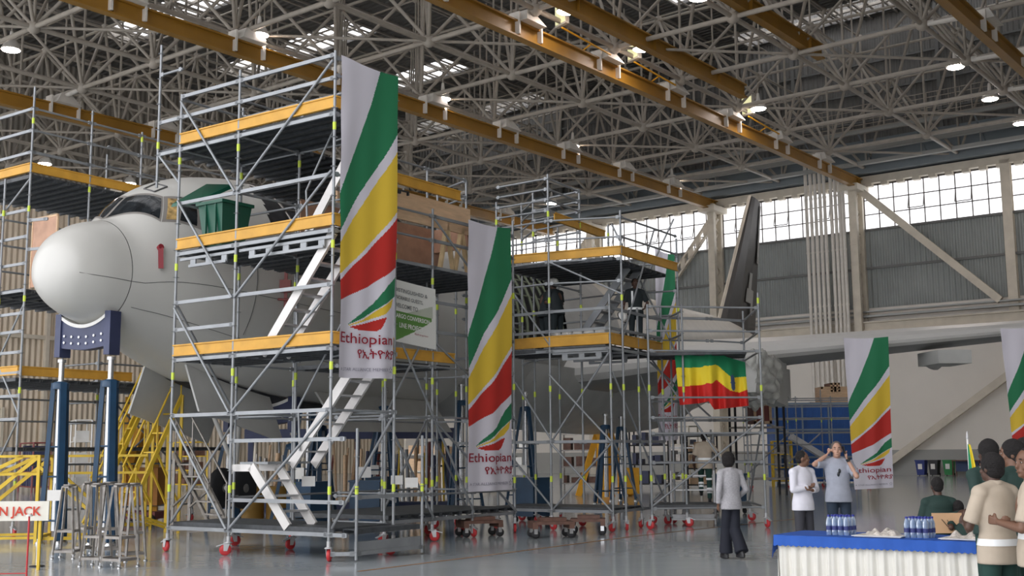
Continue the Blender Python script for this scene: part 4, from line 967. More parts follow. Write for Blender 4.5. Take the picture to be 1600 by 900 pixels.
    for s_ in 'RL':
        hp_, kn, an = j['hip'+s_], j['knee'+s_], j['ank'+s_]
        mb.tube(X(hp_), X(kn), .096*k*slim, 14, r2=(.068+flare*.25)*k); mb.tube(X(kn), X(an-(an-kn)*.02), (.067+flare*.3)*k, 14, r2=(.056+flare)*k); mb.ell(X(kn), (.068+flare*.25)*k, (.068+flare*.25)*k, .068*k)
    tr = mb.build('trousers', pants, t); bake(tr, vox)
    if legband:
        mb = MB()
        for s_ in 'RL':
            for f in legband:
                hp_, kn, an = (j['knee'+s_], j['ank'+s_], None) if f > .5 else (j['hip'+s_], j['knee'+s_], None); g = (f-.5)*2 if f > .5 else f*2; c = hp_.lerp(kn, g); dd = (kn-hp_).normalized()*.026; r = (.068-.010*g+.008)*k if f > .5 else (.104-.028*g)*k
                mb.tube(X(c-dd), X(c+dd), r, 16, cap=False)
        mb.build('reflective_leg_bands', mat('reflective', (.9, .92, .92), .35), tr)
    # shoes
    mb = MB()
    for s_ in 'RL':
        an = j['ank'+s_]; fd = V((0, 1, 0))
        if 'toe'+s_ in j: fd = (j['toe'+s_]-an); fd.z = 0; fd.normalize()
        yf = rt*fd.x+fwd*fd.y; xr = V((yf.y, -yf.x, 0)); R_ = Matrix((xr, yf, V((0, 0, 1)))).transposed()
        mb.ell(X(an+V((0, 0, -.03))+fd*.055), .046*k, .135*k, .055*k, rot=R_); mb.ell(X(an+V((0, 0, .0))), .045*k, .055*k, .06*k, rot=R_); mb.ell(X(an+V((0, 0, -.068))+fd*.055), .05*k, .14*k, .022*k, rot=R_)
    sh = mb.build('shoes', shoes or mat('black_shoe_leather', (.015, .015, .017), .4), t); bake(sh, .012, 2)
    # shirt: torso loft and sleeves as one surface
    mb = MB(); Rm = Matrix((rt, fwd, V((0, 0, 1)))).transposed()
    pel, che, nec = j['pel'], j['che'], j['nec']; ax = (nec-pel)
    prof = [(hem-.96, .202*slim, .152+belly*.8), (0, .194*slim, .15+belly), (.12, .168*slim, .122+belly), (.24, .180*slim, .128+belly*.5), (.36, .190*slim, .125), (.43, .182*slim, .108), (.475, .14, .09), (.51, .078, .07)]
    vs = []; n = 24
    for h, a, b in prof:
        c = pel+ax*(h/.51)
        for i in range(n):
            w_ = 2*math.pi*i/n; vs.append(X(c+V((math.cos(w_)*a, math.sin(w_)*b*(1 if True else 1), 0))))
    mb.add(vs, [(r*n+i, r*n+(i+1) % n, (r+1)*n+(i+1) % n, (r+1)*n+i) for r in range(len(prof)-1) for i in range(n)]+[tuple(range(n-1, -1, -1)), tuple(range((len(prof)-1)*n, len(prof)*n))], 0, True)
    cl = j['shoR'].lerp(j['shoL'], .5)
    mb.tube(X(j['shoR']+V((0, 0, -.015))), X(j['shoL']+V((0, 0, -.015))), .070*k, 14); mb.ell(X(cl+V((0, -.01, -.06))), .185*k*slim, .108*k, .13*k, rot=Rm, nu=20)
    for s_ in 'RL':
        a, b, c = j['sho'+s_], j['elb'+s_], j['wri'+s_]
        mb.tube(X(a+V((0, 0, .0))), X(nec+V((0, -.01, .0))), .060*k, 12, r2=.055*k)
        a = a+V((0, 0, -.012)); mb.ell(X(a), .074*k, .074*k, .072*k)
        if sleeve == 'short': mb.tube(X(a), X(a.lerp(b, .86)), .066*k, 14, r2=.066*k)
        else: mb.tube(X(a), X(b), .064*k, 14, r2=.052*k); mb.ell(X(b), .052*k, .052*k, .052*k); mb.tube(X(b), X(b.lerp(c, .93)), .052*k, 14, r2=.040*k)
    so = mb.build('shirt', shirt, t); bake(so, vox, 4)
    mb = MB(); c = pel+ax*(.505/.51); vs = []
    for h, a in ((0, .074), (.03, .066), (.032, .060), (0, .066)):
        for i in range(16): w_ = 2*math.pi*i/16; vs.append(X(c+V((math.cos(w_)*a, math.sin(w_)*a*.95, h+.012*math.sin(w_)*-1))))
    mb.add(vs, [(r*16+i, r*16+(i+1) % 16, (r+1)*16+(i+1) % 16, (r+1)*16+i) for r in range(3) for i in range(16)], 0, True); mb.build('collar', shirt, so)
    if bands:
        mb = MB()
        for h in bands:
            vs = []
            for dz in (-.028, .028):
                f = (h+dz-.96); a = b = None
                for (h0, a0, b0), (h1, a1, b1) in zip(prof, prof[1:]):
                    if h0 <= f <= h1: g = (f-h0)/(h1-h0); a = a0+(a1-a0)*g; b = b0+(b1-b0)*g
                c = pel+ax*(f/.51)
                for i in range(n): w_ = 2*math.pi*i/n; vs.append(X(c+V((math.cos(w_)*(a+.004), math.sin(w_)*(b+.004), 0))))
            mb.add(vs, [(i, (i+1) % n, n+(i+1) % n, n+i) for i in range(n)], 0, True)
        mb.build('reflective_band', mat('reflective', (.9, .92, .92), .35), so, 'silver-white reflective band')
    return t, X, j, so
beige = mat('beige_work_shirt', (.50, .42, .33), .8, 0, .06, 9, bump=.2); dgreen = mat('dark_green_work_cloth', (.018, .045, .038), .8, 0, .1, 9); navyc = mat('navy_trousers', (.010, .012, .022), .8)
wshirt = mat('white_dress_shirt', (.72, .71, .78), .7, 0, .03, 12, bump=.2); bshirt = mat('grey_blue_shirt', (.36, .38, .45), .8, 0, .06, 14, bump=.2); gjack = mat('light_grey_jacket', (.40, .39, .41), .85, 0, .12, 40, bump=.3)
gtrous = mat('charcoal_trousers', (.04, .04, .05), .8); jeans = mat('dark_blue_jeans', (.02, .035, .06), .8, 0, .15, 8)
def ground(x, y): return pz(x, y)
# man in white shirt, arms crossed
g = V((445/1834*17.6, 17.6, 0))
person('man in white long-sleeved shirt standing with arms crossed behind the table', g, 150, 1.70, wshirt, gtrous, dict(elbR=(.235, .05, 1.15), wriR=(.02, .17, 1.19), elbL=(-.235, .05, 1.15), wriL=(-.01, .20, 1.14), handR=(-.12, .14, 1.21), handL=(.14, .15, 1.16), hipR=(.08, 0, .93), hipL=(-.08, 0, .93)), 'brown', 'thin', 'long', hem=.84, yaw=-55, slim=.92)
g = V((500/1834*18.8, 18.8, 0))
pt, X, j, so = person('man in grey-blue shirt holding a phone to one ear and a hand to the other', g, 186, 1.84, bshirt, jeans, dict(elbR=(.35, .12, 1.40), wriR=(.165, .06, 1.53), handR=(.08, -.02, 1.61), elbL=(-.245, .20, 1.22), wriL=(-.135, .12, 1.47), handL=(-.10, .06, 1.58)), 'fair', 'short', 'short', hem=.84, hairm=GREYHAIR, belly=.02, yaw=6)
ph = thing('mobile_phone', 'dark phone held to the ear of the man in the grey-blue shirt', 'phone', X((-.115, .09, 1.56)))
MB().bar(X((-.108, .10, 1.54)), X((-.092, .045, 1.665)), .012, .07, up=(0, 1, 0)).build('handset', 'rubber', ph)
mb = MB().lathe(X((-.155, .146, 1.445)), [(.034, 0), (.036, .02), (.036, .03), (.034, .045)], 14, ax=tuple(X((-.14, .14, 1.47))-X((-.33, .17, 1.2)))); mb.build('wristwatch', 'rubber', pt)
mb = MB()
for s_ in (0, 1): mb.ell(X((-.01+.02*s_, .135+.004*s_, 1.30-.05*s_)), .022, .008, .036)
mb.build('sunglasses', 'glass', pt)
# woman walking away
g = ground(1145, 874)
pt, X, j, so = person('woman in light grey jacket and dark wide trousers walking across the floor', g, -20, 1.66, gjack, navyc, dict(hipR=(.07, 0, .93), hipL=(-.07, 0, .93), ankR=(.06, -.20, .12), kneeR=(.065, .0, .50), ankL=(-.055, .12, .09), kneeL=(-.06, .09, .50), elbL=(-.25, -.05, 1.14), wriL=(-.23, .02, .90), elbR=(.26, -.06, 1.14), wriR=(.22, .14, 1.0)), 'brown', 'curly', 'long', hem=.82, flare=.06, yaw=40, slim=.95)
# worker climbing the entry stair
g = V((pY(1103, 787, 28.6).x, 28.6, .48))
person('worker in beige shirt and dark green trousers climbing the stair tower steps', g, 8, 1.68, beige, mat('green_trousers', (.012, .05, .04), .8), dict(wriR=(.32, .22, 1.32), elbR=(.33, .02, 1.22), kneeL=(-.1, .2, .62), ankL=(-.1, .12, .25), elbL=(-.27, -.04, 1.13), wriL=(-.27, .1, .9)), 'dark', 'short', 'short', hem=.84, bands=(1.08,), legband=(.4, .7, .8))
# worker on the middle platform
g = F3(-.02-.0, 0, 4.02); g = V((pY(992, 450, 27.4).x, 27.4, 4.04))
pt, X, j, so = person('dark-uniformed worker with white chest straps standing on the middle platform holding a hard hat', g, 172, 1.72, mat('black_green_vest', (.015, .022, .025), .8), mat('black_green_trousers', (.012, .02, .024), .8), dict(elbR=(.27, -.02, 1.14), wriR=(.33, .10, .92), elbL=(-.30, .0, 1.15), wriL=(-.20, .15, 1.02)), 'dark', 'short', 'short', hem=.85, bands=(1.0,), legband=(.72,))
MB().bar(X((.10, .125, 1.10)), X((.10, .115, 1.42)), .045, .012, up=(0, 1, 0)).build('chest_strap', mat('reflective', (.9, .92, .92), .35), so)
hh = thing('hard_hat', 'white and black hard hat hanging from the hand of the worker on the platform', 'helmet', X((.36, .12, .80)))
MB().lathe(X((.36, .14, .78)), [(.14, 0), (.125, .04), (.10, .09), (.03, .12)], 18, ax=(.5, -.5, .4)).build('shell', 'white', hh)
MB().lathe(X((.36, .14, .78)), [(.15, 0), (.15, .012), (.11, .012)], 18, ax=(.5, -.5, .4)).build('brim', 'rubber', hh)
for x, Y, l, hel, fc in ((871, 27.4, 'dark-uniformed worker in a white hard hat on the middle platform, bending over his work', True, -40), (851, 27.9, 'bare-headed dark-uniformed worker beside the one in the white hard hat on the platform', False, 60)):
    g = V((pY(x, 500, Y).x, Y, 4.04)); person(l, g, fc, 1.74, mat('black_green_vest', (.015, .022, .025), .8), mat('black_green_trousers', (.012, .02, .024), .8), dict(che=(0, .04, 1.25), nec=(0, .08, 1.45), head=(0, .13, 1.59), elbR=(.25, .1, 1.15), wriR=(.12, .32, 1.2), elbL=(-.25, .1, 1.15), wriL=(-.1, .32, 1.18), shoR=(.18, .07, 1.41), shoL=(-.18, .07, 1.41)), 'dark', 'short', 'short', helmet=hel)
# seated audience
def chairback(p, face, label):
    t = thing('wooden_chair', label, 'chair', p); fr = Fr(p, face)   # fr.a = facing direction, fr.b = its right
    wm = mat('light_chair_plywood', (.66, .42, .24), .5, 0, .1, 4)
    MB().box(fr, -.24, -.215, -.21, .21, .60, .86).build('backrest', wm, t); MB().box(fr, -.2, .22, -.21, .21, .43, .455).build('seat', wm, t)
    for a, b in ((-.2, -.2), (-.2, .2), (.2, -.2), (.2, .2)): MB().tube(fr(a, b, 0), fr(a, b, .43), .013, 6).build('leg', 'chrome', t)
    for b in (-.2, .2): MB().tube(fr(-.2, b, .43), fr(-.22, b, .8), .013, 6).build('back_post', 'chrome', t)
    mb = MB()
    for k in range(3): mb.bar(fr(-.241, -.09+.07*k, .78-.01*k), fr(-.241, -.01+.07*k, .68-.01*k), .006, .03, up=(0, 1, .2))
    mb.build('cut_out_slots', 'rubber', t); return t
SEAT = dict(pel=(0, 0, .55), hipR=(.09, .02, .53), hipL=(-.09, .02, .53), kneeR=(.12, .42, .50), kneeL=(-.12, .42, .50), ankR=(.12, .42, .09), ankL=(-.12, .42, .09), che=(0, .0, .86), nec=(0, .02, 1.06), head=(0, .05, 1.215), shoR=(.175, .0, 1.01), shoL=(-.175, .0, 1.01), elbR=(.23, .08, .74), wriR=(.12, .30, .64), elbL=(-.23, .08, .74), wriL=(-.12, .30, .64))
Yc = 15.9
p = V((658/1834*Yc, Yc, 0)); chairback(p, 2, 'light wooden chair under the man seated behind the white-skirted table')
person('man in dark green shirt seated with his back turned behind the table', p+V((0, .1, 0)), 2, 1.72, dgreen, dgreen, SEAT, 'dark', 'short', 'short', hem=.86, slim=1.1)
Yc = 15.3; p = V((724/1834*Yc, Yc, 0)); chairback(p, 2, 'light wooden chair half hidden at the table end beside the standing group')
person('seated person in dark green bending forward at the right end of the table', p+V((-.12, .25, 0)), 2, 1.60, dgreen, dgreen, dict(SEAT, che=(0, .18, .80), nec=(0, .32, .92), head=(0, .45, .98), shoR=(.175, .3, .88), shoL=(-.175, .3, .88)), 'dark', 'short', 'short')
# standing group at the right edge
gt = mat('green_trousers', (.012, .05, .04), .8)
def stand(x, Y, l, face, H, sh, pose=None, **kw):
    person(l, V(((x-800)/1834*Y, Y, 0)), face, H, sh, gt, pose, **kw)
stand(1541, 9.6, 'young man in beige shirt with arms folded, seen from behind at the right edge', -25, 1.655, beige, dict(elbR=(.24, .05, 1.13), wriR=(.0, .20, 1.15), elbL=(-.25, .07, 1.12), wriL=(-.1, .26, 1.19), handR=(-.1, .2, 1.17)), skin='dark', hair='thick', bands=(1.0,), vox=.011, hem=.82, yaw=-5, slim=1.0)
stand(1600, 9.1, 'young man in beige shirt turning his face to the camera at the right edge', -60, 1.70, beige, dict(elbR=(.24, .05, 1.12), wriR=(.0, .22, 1.14), elbL=(-.25, .07, 1.12), wriL=(-.1, .26, 1.16), handR=(-.1, .2, 1.16)), skin='brown', hair='short', bands=(1.06,), vox=.011, hem=.82, yaw=-45)
stand(1536, 11.4, 'tall man in dark green shirt standing furthest left in the group at the right edge', -10, 1.78, dgreen, dict(elbL=(-.22, -.12, 1.13), wriL=(-.05, -.17, 1.0), elbR=(.24, -.1, 1.13), wriR=(.05, -.18, 1.0)), skin='dark', hair='thick', sleeve='long')
stand(1573, 10.6, 'man in dark green shirt between the two in beige shirts, head turned to the left', -20, 1.77, dgreen, None, skin='brown', hair='thick', yaw=-50)
stand(1592, 12.2, 'man in dark green furthest back in the group, mostly hidden at the right edge', -20, 1.80, dgreen, None, skin='dark', hair='thick')

# ================================================================== TABLE AND WHAT STANDS ON IT
TL, TRr = pz(1218, 836, .75), pz(1524, 847, .75)
ft_ = Fr(TL-V((0, 0, .75)), math.degrees(math.atan2((TRr-TL).x, (TRr-TL).y)))
TW = (TRr-TL).length; DD = .78     # fr.a along the table, fr.b points towards the camera side
tb = thing('refreshment_table', 'long table with a blue top cloth and a pleated white skirt in the right foreground', 'table', TL-V((0, 0, .75)))
sb = -1
MB().box(ft_, 0, TW, -DD, 0, .72, .745).build('tabletop', 'plyw', tb)
for a, b in ((.08, -.08), (TW-.08, -.08), (.08, -DD+.08), (TW-.08, -DD+.08)): MB().tube(ft_(a, b, 0), ft_(a, b, .72), .02, 8).build('leg', 'chrome', tb)
wcl = mat('white_skirt_cloth', (.74, .72, .66), .85, 0, .03, 5)
def skirt(u, v, side=0):
    a = -.02+(TW+.04)*u; z = .70*(1-v)+.01; pl = .012+.022*v
    ph_ = a*2*math.pi/.14; return ft_(a, .012+pl*(math.sin(ph_+.7*math.sin(a*3))+.35*math.sin(2.3*ph_)), z)
sk = MB().grid(skirt, 400, 14)
sk.grid(lambda u, v: ft_(-.025+(.012+.02*v)*-1*math.sin(u*DD*45), -DD*u, .70*(1-v)+.01), 80, 10); sk.grid(lambda u, v: ft_(TW+.025+(.012+.02*v)*math.sin(u*DD*45), -DD*u, .70*(1-v)+.01), 80, 10)
sk.build('skirt', wcl, tb, 'pleated off-white skirt')
bcl = mat('royal_blue_cloth', (.015, .09, .42), .75, 0, .08, 5)
mb = MB(); mb.grid(lambda u, v: ft_(-.05+(TW+.1)*u, .05-(DD+.08)*v, .755+.002*math.sin(20*u)), 40, 8)
mb.grid(lambda u, v: ft_(-.05+(TW+.1)*u, .05+.012*v+.006*math.sin(u*60), .755-v*(.115+.02*(u < .66)*0+.006*math.sin(u*220))), 500, 4)
mb.grid(lambda u, v: ft_(-.05-.03*v, .05-(DD+.08)*u, .755-v*(.14+.12*math.exp(-8*u)+.006*math.sin(u*70))), 60, 4); mb.grid(lambda u, v: ft_(TW+.05+.02*v, .05-(DD+.08)*u, .755-v*(.14+.006*math.sin(u*70))), 60, 4)
mb.build('top_cloth', bcl, tb, 'royal blue top cloth with scalloped hem')
wat = mat('water_bottle_plastic', (.34, .46, .66), .12, 0, .25, 18, trans=.55)
def bottle(p, label):
    t = thing('water_bottle', label, 'bottle', p, 'water bottles on the blue cloth')
    MB().lathe(p, [(.028, 0), (.031, .01), (.031, .06), (.028, .075), (.031, .09), (.031, .145), (.024, .175), (.013, .195), (.013, .2)], 14).build('bottle_body', wat, t)
    MB().lathe(p+V((0, 0, .055)), [(.0318, 0), (.0318, .045)], 14).build('label_band', mat('bottle_label_blue', (.03, .04, .16), .5), t)
    MB().lathe(p+V((0, 0, .2)), [(.0155, 0), (.0155, .018), (.014, .02)], 12).build('cap', mat('bottle_cap_blue', (.01, .02, .25), .4), t); return t
bproto = None; pos_w = ['first', 'second', 'third', 'fourth']
for gi, (a0, gw) in enumerate(((.50, 'left cluster'), (1.36, 'right cluster'))):
    for r in range(3):
        for c in range(4):
            p = ft_(a0+c*.066+r*.012, -.20-r*.075, .757); l = 'blue-capped water bottle, %s from the left in the %s row of the %s' % (pos_w[c], ['front', 'middle', 'back'][r], gw)
            if bproto is None: bproto = bottle(p, l)
            else: dup(bproto, p, l)
film = mat('crinkled_film', (.66, .60, .54), .3, 0, .25, 30, bump=1)
for gi, (a0, a1, l) in enumerate(((.82, 1.32, 'film-covered snack tray between the two clusters of water bottles'), (1.74, 2.18, 'film-covered snack tray right of the water bottles'))):
    t = thing('snack_tray', l, 'tray', ft_((a0+a1)/2, -.25, .757)); MB().box(ft_, a0, a1, -.42, -.08, .757, .767).box(ft_, a0-.02, a1+.02, -.44, -.06, .765, .772).build('tray', 'white', t)
    rnd = random.Random(gi); cc = [(rnd.uniform(.05, .95), rnd.uniform(.1, .9), rnd.uniform(.02, .045)) for _ in range(26)]
    def hf(u, v):
        z = .774+sum(h*math.exp(-((u-x)**2*160+(v-y)**2*60)) for x, y, h in cc)*.7; e = min(u, 1-u, v, 1-v); return ft_(a0+.02+(a1-a0-.04)*u, -.10-.30*v, .772+(z-.772)*min(1, e*8))
    o = MB().grid(hf, 50, 30).build('wrapped_snacks', film, t); o['kind'] = 'stuff'

# ================================================================== NOSE CRADLE, JACKS, STANDS
def hood(t): return fsurf(t, 180)
def cradle(t, w, label, hbot=.52, thick=.11, cat='cradle'):
    c = NO+AU*t; th = thing('fuselage_cradle', label, cat, V((c.x, c.y, hood(t).z-hbot)), None)
    fr = Fr(c, 0); fr.a = AN; fr.b = AU; zb = hood(t).z-hbot
    hwid = cub(HW, t); zc = cub(TOPZ, t)*.47+cub(BOTZ, t)*.53; hd = zc-cub(BOTZ, t)
    def arc(x): return zc-hd*math.sqrt(max(0, 1-(x/hwid)**2))-.02
    n = 16; A1, A2 = [], []
    mb = MB()
    for i in range(n):
        x0 = -w+2*w*i/n; x1 = -w+2*w*(i+1)/n
        mb.hexa([fr(x0, -thick, zb+abs(x0)**1.5*.12), fr(x1, -thick, zb+abs(x1)**1.5*.12), fr(x1, thick, zb+abs(x1)**1.5*.12), fr(x0, thick, zb+abs(x0)**1.5*.12), fr(x0, -thick, arc(x0)-.06), fr(x1, -thick, arc(x1)-.06), fr(x1, thick, arc(x1)-.06), fr(x0, thick, arc(x0)-.06)])
    for s_ in (-1, 1): mb.box(fr, s_*w-.075, s_*w+.075, -thick-.03, thick+.03, zb-.12, arc(w*.9)+.04)
    mb.build('saddle_beam', 'navy', th)
    mb = MB()
    for i in range(n):
        x0 = -w+2*w*i/n; x1 = -w+2*w*(i+1)/n
        mb.hexa([fr(x0, -thick-.02, arc(x0)-.07), fr(x1, -thick-.02, arc(x1)-.07), fr(x1, thick+.02, arc(x1)-.07), fr(x0, thick+.02, arc(x0)-.07), fr(x0, -thick-.02, arc(x0)), fr(x1, -thick-.02, arc(x1)), fr(x1, thick+.02, arc(x1)), fr(x0, thick+.02, arc(x0))])
    mb.build('white_padding', 'white', th)
    mb = MB()
    for x in (-.75, -.45, -.15, .15, .45, .75):
        for dz in (.07, .2): mb.lathe(fr(x*w, -thick-.001, zb+.05+dz+abs(x*w)**1.5*.12), [(.026, 0), (.026, .02)], 8, ax=tuple(-AU))
    mb.build('bolts', 'chrome', th)
    return [fr(s_*w, 0, zb-.12) for s_ in (-1, 1)]
def jack(p, h, label, spread=.24, col='blue', legs=3, az=20, leg_top=None, lw=.11, ram=.055):
    t = thing('tripod_jack', label, 'jack', V((p.x, p.y, 0)), 'aircraft jacks'); b = V((p.x, p.y, 0)); lt = leg_top or h*.86
    for k in range(legs):
        a = rad(az+360/legs*k); d = V((math.sin(a), math.cos(a), 0)); MB().bar(b+d*spread+V((0, 0, .08)), b+d*.13+V((0, 0, lt)), lw, lw*.7, up=d).build('leg', col, t)
        MB().lathe(b+d*spread, [(.09, 0), (.09, .03), (.03, .09)], 10).build('foot_pad', 'chrome', t)
    MB().lathe(b, [(.16, lt-.12), (.17, lt), (.10, lt+.03)], 14).build('collar', col, t)
    MB().tube(b+V((0, 0, .25)), b+V((0, 0, lt+.04)), ram+.02, 12).build('cylinder', 'chrome', t)
    MB().tube(b+V((0, 0, lt+.04)), b+V((0, 0, h-.04)), ram, 12).lathe(b, [(ram+.03, h-.10), (ram+.03, h-.04)], 12).build('ram', 'chrome', t)
    mb = MB()
    for z in (.45, 1.3, lt*.6):
        f = 1-(z/lt); r = .13+(spread-.13)*f; P = [b+V((math.sin(rad(az+360/legs*k))*r, math.cos(rad(az+360/legs*k))*r, z)) for k in range(legs)]
        for i in range(legs): mb.tube(P[i], P[(i+1) % legs], .018, 5)
    mb.build('tie_rods', col, t); return t
e = cradle(1.12, .66, 'blue-violet bolted saddle with white padding carrying the aircraft nose')
for q_, l in zip(e, ('blue jack with chrome ram under the left end of the nose saddle', 'blue jack with chrome ram under the right end of the nose saddle')): jack(q_, q_.z, l, .26, lw=.12)
e = cradle(6.6, .95, 'dark blue saddle with white rim under the fuselage behind the zigzag stairs', .5)
for q_, l in zip(e, ('blue jack under the far end of the second saddle', 'blue jack under the near end of the second saddle')): jack(q_, q_.z, l, .5)
for k, (t, o_, h) in enumerate(((9.5, 1.6, 2.9), (9.8, -.6, 2.9), (13.0, 1.9, 3.2), (13.2, -.8, 2.8), (16.5, 2.2, 3.2), (17.0, -1.2, 2.8), (20.5, 3.2, 3.0), (23.5, 2.6, 3.2), (11.5, -2.2, 3.2))):
    p = NO+AU*t+AN*o_; zc_ = cub(TOPZ, t)*.47+cub(BOTZ, t)*.53; h = zc_-(zc_-cub(BOTZ, t))*math.sqrt(max(0, 1-(o_/cub(HW, t))**2))-(.02 if t < 16 else .55) if abs(o_) < 2.4 else 3.0; jack(p, h, 'tall blue tripod jack under the fuselage, %s' % ['first behind the saddle on the near side', 'first behind the saddle on the far side', 'beside the second front banner, near side', 'beside the second front banner, far side', 'just left of the middle scaffold', 'behind the left end of the middle scaffold', 'behind the centre of the middle scaffold', 'behind the stair tower', 'furthest left on the far side'][k], .62 if k % 2 == 0 else .5, az=20+31*k)
# nose landing gear
ng = NO+AU*5.6
gear = MB().tube(ng+V((0, 0, .95)), ng+AU*.25+V((0, 0, 3.3)), .09, 10).tube(ng+V((0, 0, 1.5)), ng-AU*1.1+V((0, 0, 3.2)), .05, 8).tube(ng+AN*.32+V((0, 0, .95)), ng-AN*.32+V((0, 0, .95)), .06, 8).bar(ng+V((0, 0, 1.3))+AU*.2, ng+AU*.1+V((0, 0, .95)), .1, .05).build('nose_gear_strut', 'white', air)
for s_ in (-1, 1):
    c = ng+AN*(.3*s_-.11)+V((0, 0, .95)); MB().lathe(c, [(.27, 0), (.40, .02), (.46, .07), (.46, .15), (.40, .20), (.27, .22)], 24, ax=tuple(AN)).build('tyre', 'rubber', gear); MB().lathe(c, [(.05, -.01), (.25, .03), (.27, .05), (.27, .17), (.25, .19), (.05, .23)], 20, ax=tuple(AN)).build('rim', 'stain', gear)
# cluster of grey steel support stands with levelling screws
def stand_(p, h, w, label, az=0):
    t = thing('steel_support_stand', label, 'stand', p, 'grey steel stands under the nose jack'); fr = Fr(p, az)
    MB().lathe(p, [(w*.55, h-.03), (w*.62, h-.02), (w*.62, h), (w*.5, h)], 12).box(fr, -w*.75, w*.75, -w*.18, w*.18, h-.06, h-.03).box(fr, -w*.18, w*.18, -w*.75, w*.75, h-.06, h-.03).build('top_plate', 'stain', t)
    for a in (-1, 1):
        for b in (-1, 1):
            MB().bar(fr(a*w, b*w, .07), fr(a*w*.5, b*w*.5, h-.05), .035, .035).build('leg', 'stain', t)
            MB().tube(fr(a*w*1.02, b*w*1.02, 0), fr(a*w*1.02, b*w*1.02, .16), .011, 6).lathe(fr(a*w*1.02, b*w*1.02, 0), [(.035, 0), (.03, .02), (.012, .025)], 10).build('levelling_screw', 'chrome', t)
    mb = MB()
    for z in (.12, .45):
        f = 1-(z/h)*.5
        for i, j_ in ((0, 1), (1, 2), (2, 3), (3, 0)):
            c4 = [(-1, -1), (1, -1), (1, 1), (-1, 1)]; mb.bar(fr(c4[i][0]*w*f, c4[i][1]*w*f, z), fr(c4[j_][0]*w*f, c4[j_][1]*w*f, z), .03, .04)
    mb.build('cross_bars', 'stain', t)
for k, (x, y, h, w_) in enumerate(((104, 872, 1.22, .17), (150, 884, 1.27, .17), (186, 886, 1.27, .19), (136, 866, 1.25, .16), (206, 876, 1.25, .16), (168, 868, 1.25, .18))):
    stand_(ground(x, y), h, w_, 'grey four-legged steel stand with levelling screws, %s' % ['leftmost of the cluster', 'second nearest of the cluster', 'nearest of the cluster', 'behind the leftmost one', 'rightmost of the cluster', 'in the middle at the back of the cluster'][k], az=13*k)
# yellow work stand frame on the left
p = ground(55, 850)
ys = thing('yellow_work_stand', 'low yellow tubular work stand with sloping braces at the lower left', 'stand', p); fy_ = Fr(p, 262)
for a in (0, 1.5, 3.0):
    for b in (0, 1.1): MB().bar(fy_(a, b, 0), fy_(a, b, 1.72), .06, .06).build('upright', 'yellow', ys)
mb = MB()
for z in (.12, 1.35, 1.70):
    for b in (0, 1.1): mb.bar(fy_(-1.9 if z > 1.3 and b else 0, b, z), fy_(3.2, b, z), .05, .05)
    for a in (0, 1.5, 3): mb.bar(fy_(a, 0, z), fy_(a, 1.1, z), .05, .05)
mb.build('rails', 'yellow', ys)
mb = MB()
for b in (0, 1.1): mb.bar(fy_(.0, b, 1.7), fy_(1.4, b, .5), .05, .07).bar(fy_(.3, b, 1.7), fy_(1.9, b, .9), .05, .07).bar(fy_(0, b, 1.5), fy_(-1.3, b, .35), .05, .06).bar(fy_(-.1, b, .1), fy_(-1.0, b, .1), .05, .06)
mb.build('braces', 'yellow', ys)
# yellow ladder rising to the wheel well
def yladder(p0, p1, wv, label, m='yellow', n=9, name='yellow_access_ladder'):
    t = thing(name, label, 'ladder', V((p0.x, p0.y, 0)))
    for k in (-1, 1): MB().bar(p0+wv*k, p1+wv*k, .05, .09).build('stringer', m, t)
    mb = MB()
    for i in range(1, n): c = p0.lerp(p1, i/n); mb.bar(c+wv, c-wv, .14, .03)
    mb.build('treads', m, t)
    mb = MB(); u_ = V((0, 0, .75))
    for k in (-1, 1): mb.tube(p0.lerp(p1, .08)+wv*k+u_, p1+wv*k+u_, .022, 6); [mb.tube(p0.lerp(p1, f)+wv*k, p0.lerp(p1, f)+wv*k+u_, .018, 6) for f in (.1, .5, .97)]
    mb.build('handrail', m, t)
    mb = MB(); q_ = p1+V((0, 0, 0))
    for k in (-1, 1): mb.bar(V((p1.x, p1.y, 0))+wv*k, p1+wv*k, .06, .06); mb.bar(V((p1.x, p1.y, .1))+wv*k, p0+wv*k, .05, .05); mb.bar(p0.lerp(p1, .5)+wv*k, V((p1.x, p1.y, .6))+wv*k, .04, .04)
    mb.build('support_frame', m, t); return t
a = pY(135, 790, 26.5); b = pY(238, 600, 28.0); yladder(V((a.x, a.y, .2)), V((b.x, b.y, b.z)), V((.15, -.28, 0)), 'yellow step ladder rising to the open nose wheel bay')
a = pY(195, 745, 25.5); b = pY(275, 618, 26.5); yladder(V((a.x, a.y, .5)), V((b.x, b.y, b.z)), V((.2, -.2, 0)), 'short yellow ladder under the grey wheel bay door', n=6)
# amber maintenance stand
p = V((pY(222, 800, 30.5).x, 30.5, 0)); am = thing('amber_maintenance_stand', 'tall amber column stand with slanting boom behind the nose jack', 'stand', p); fa = Fr(p, 100)
MB().bar(fa(.35, 0, 0), fa(.35, 0, 3.4), .12, .12).bar(fa(-.35, .3, 0), fa(-.35, .3, 3.2), .1, .1).build('mast', 'amber', am); MB().bar(fa(-.55, 0, .5), fa(-.1, 0, 2.4), .28, .2).build('boom', 'amber', am)
MB().box(fa, -.3, .55, -.3, .3, .45, 1.4).build('counterweight', mat('amber_brown_panel', (.50, .20, .03), .6, 0, .15, 3), am); MB().box(fa, -.6, .6, -.5, .5, .12, .3).build('chassis', 'darkred', am)
for a_, b_ in ((-.5, -.5), (.5, -.5), (-.5, .5), (.5, .5)): MB().lathe(fa(a_, b_, .12), [(.04, -.03), (.12, -.02), (.12, .02), (.04, .03)], 14, ax=tuple(fa.b)).build('wheel', 'rubber', am)
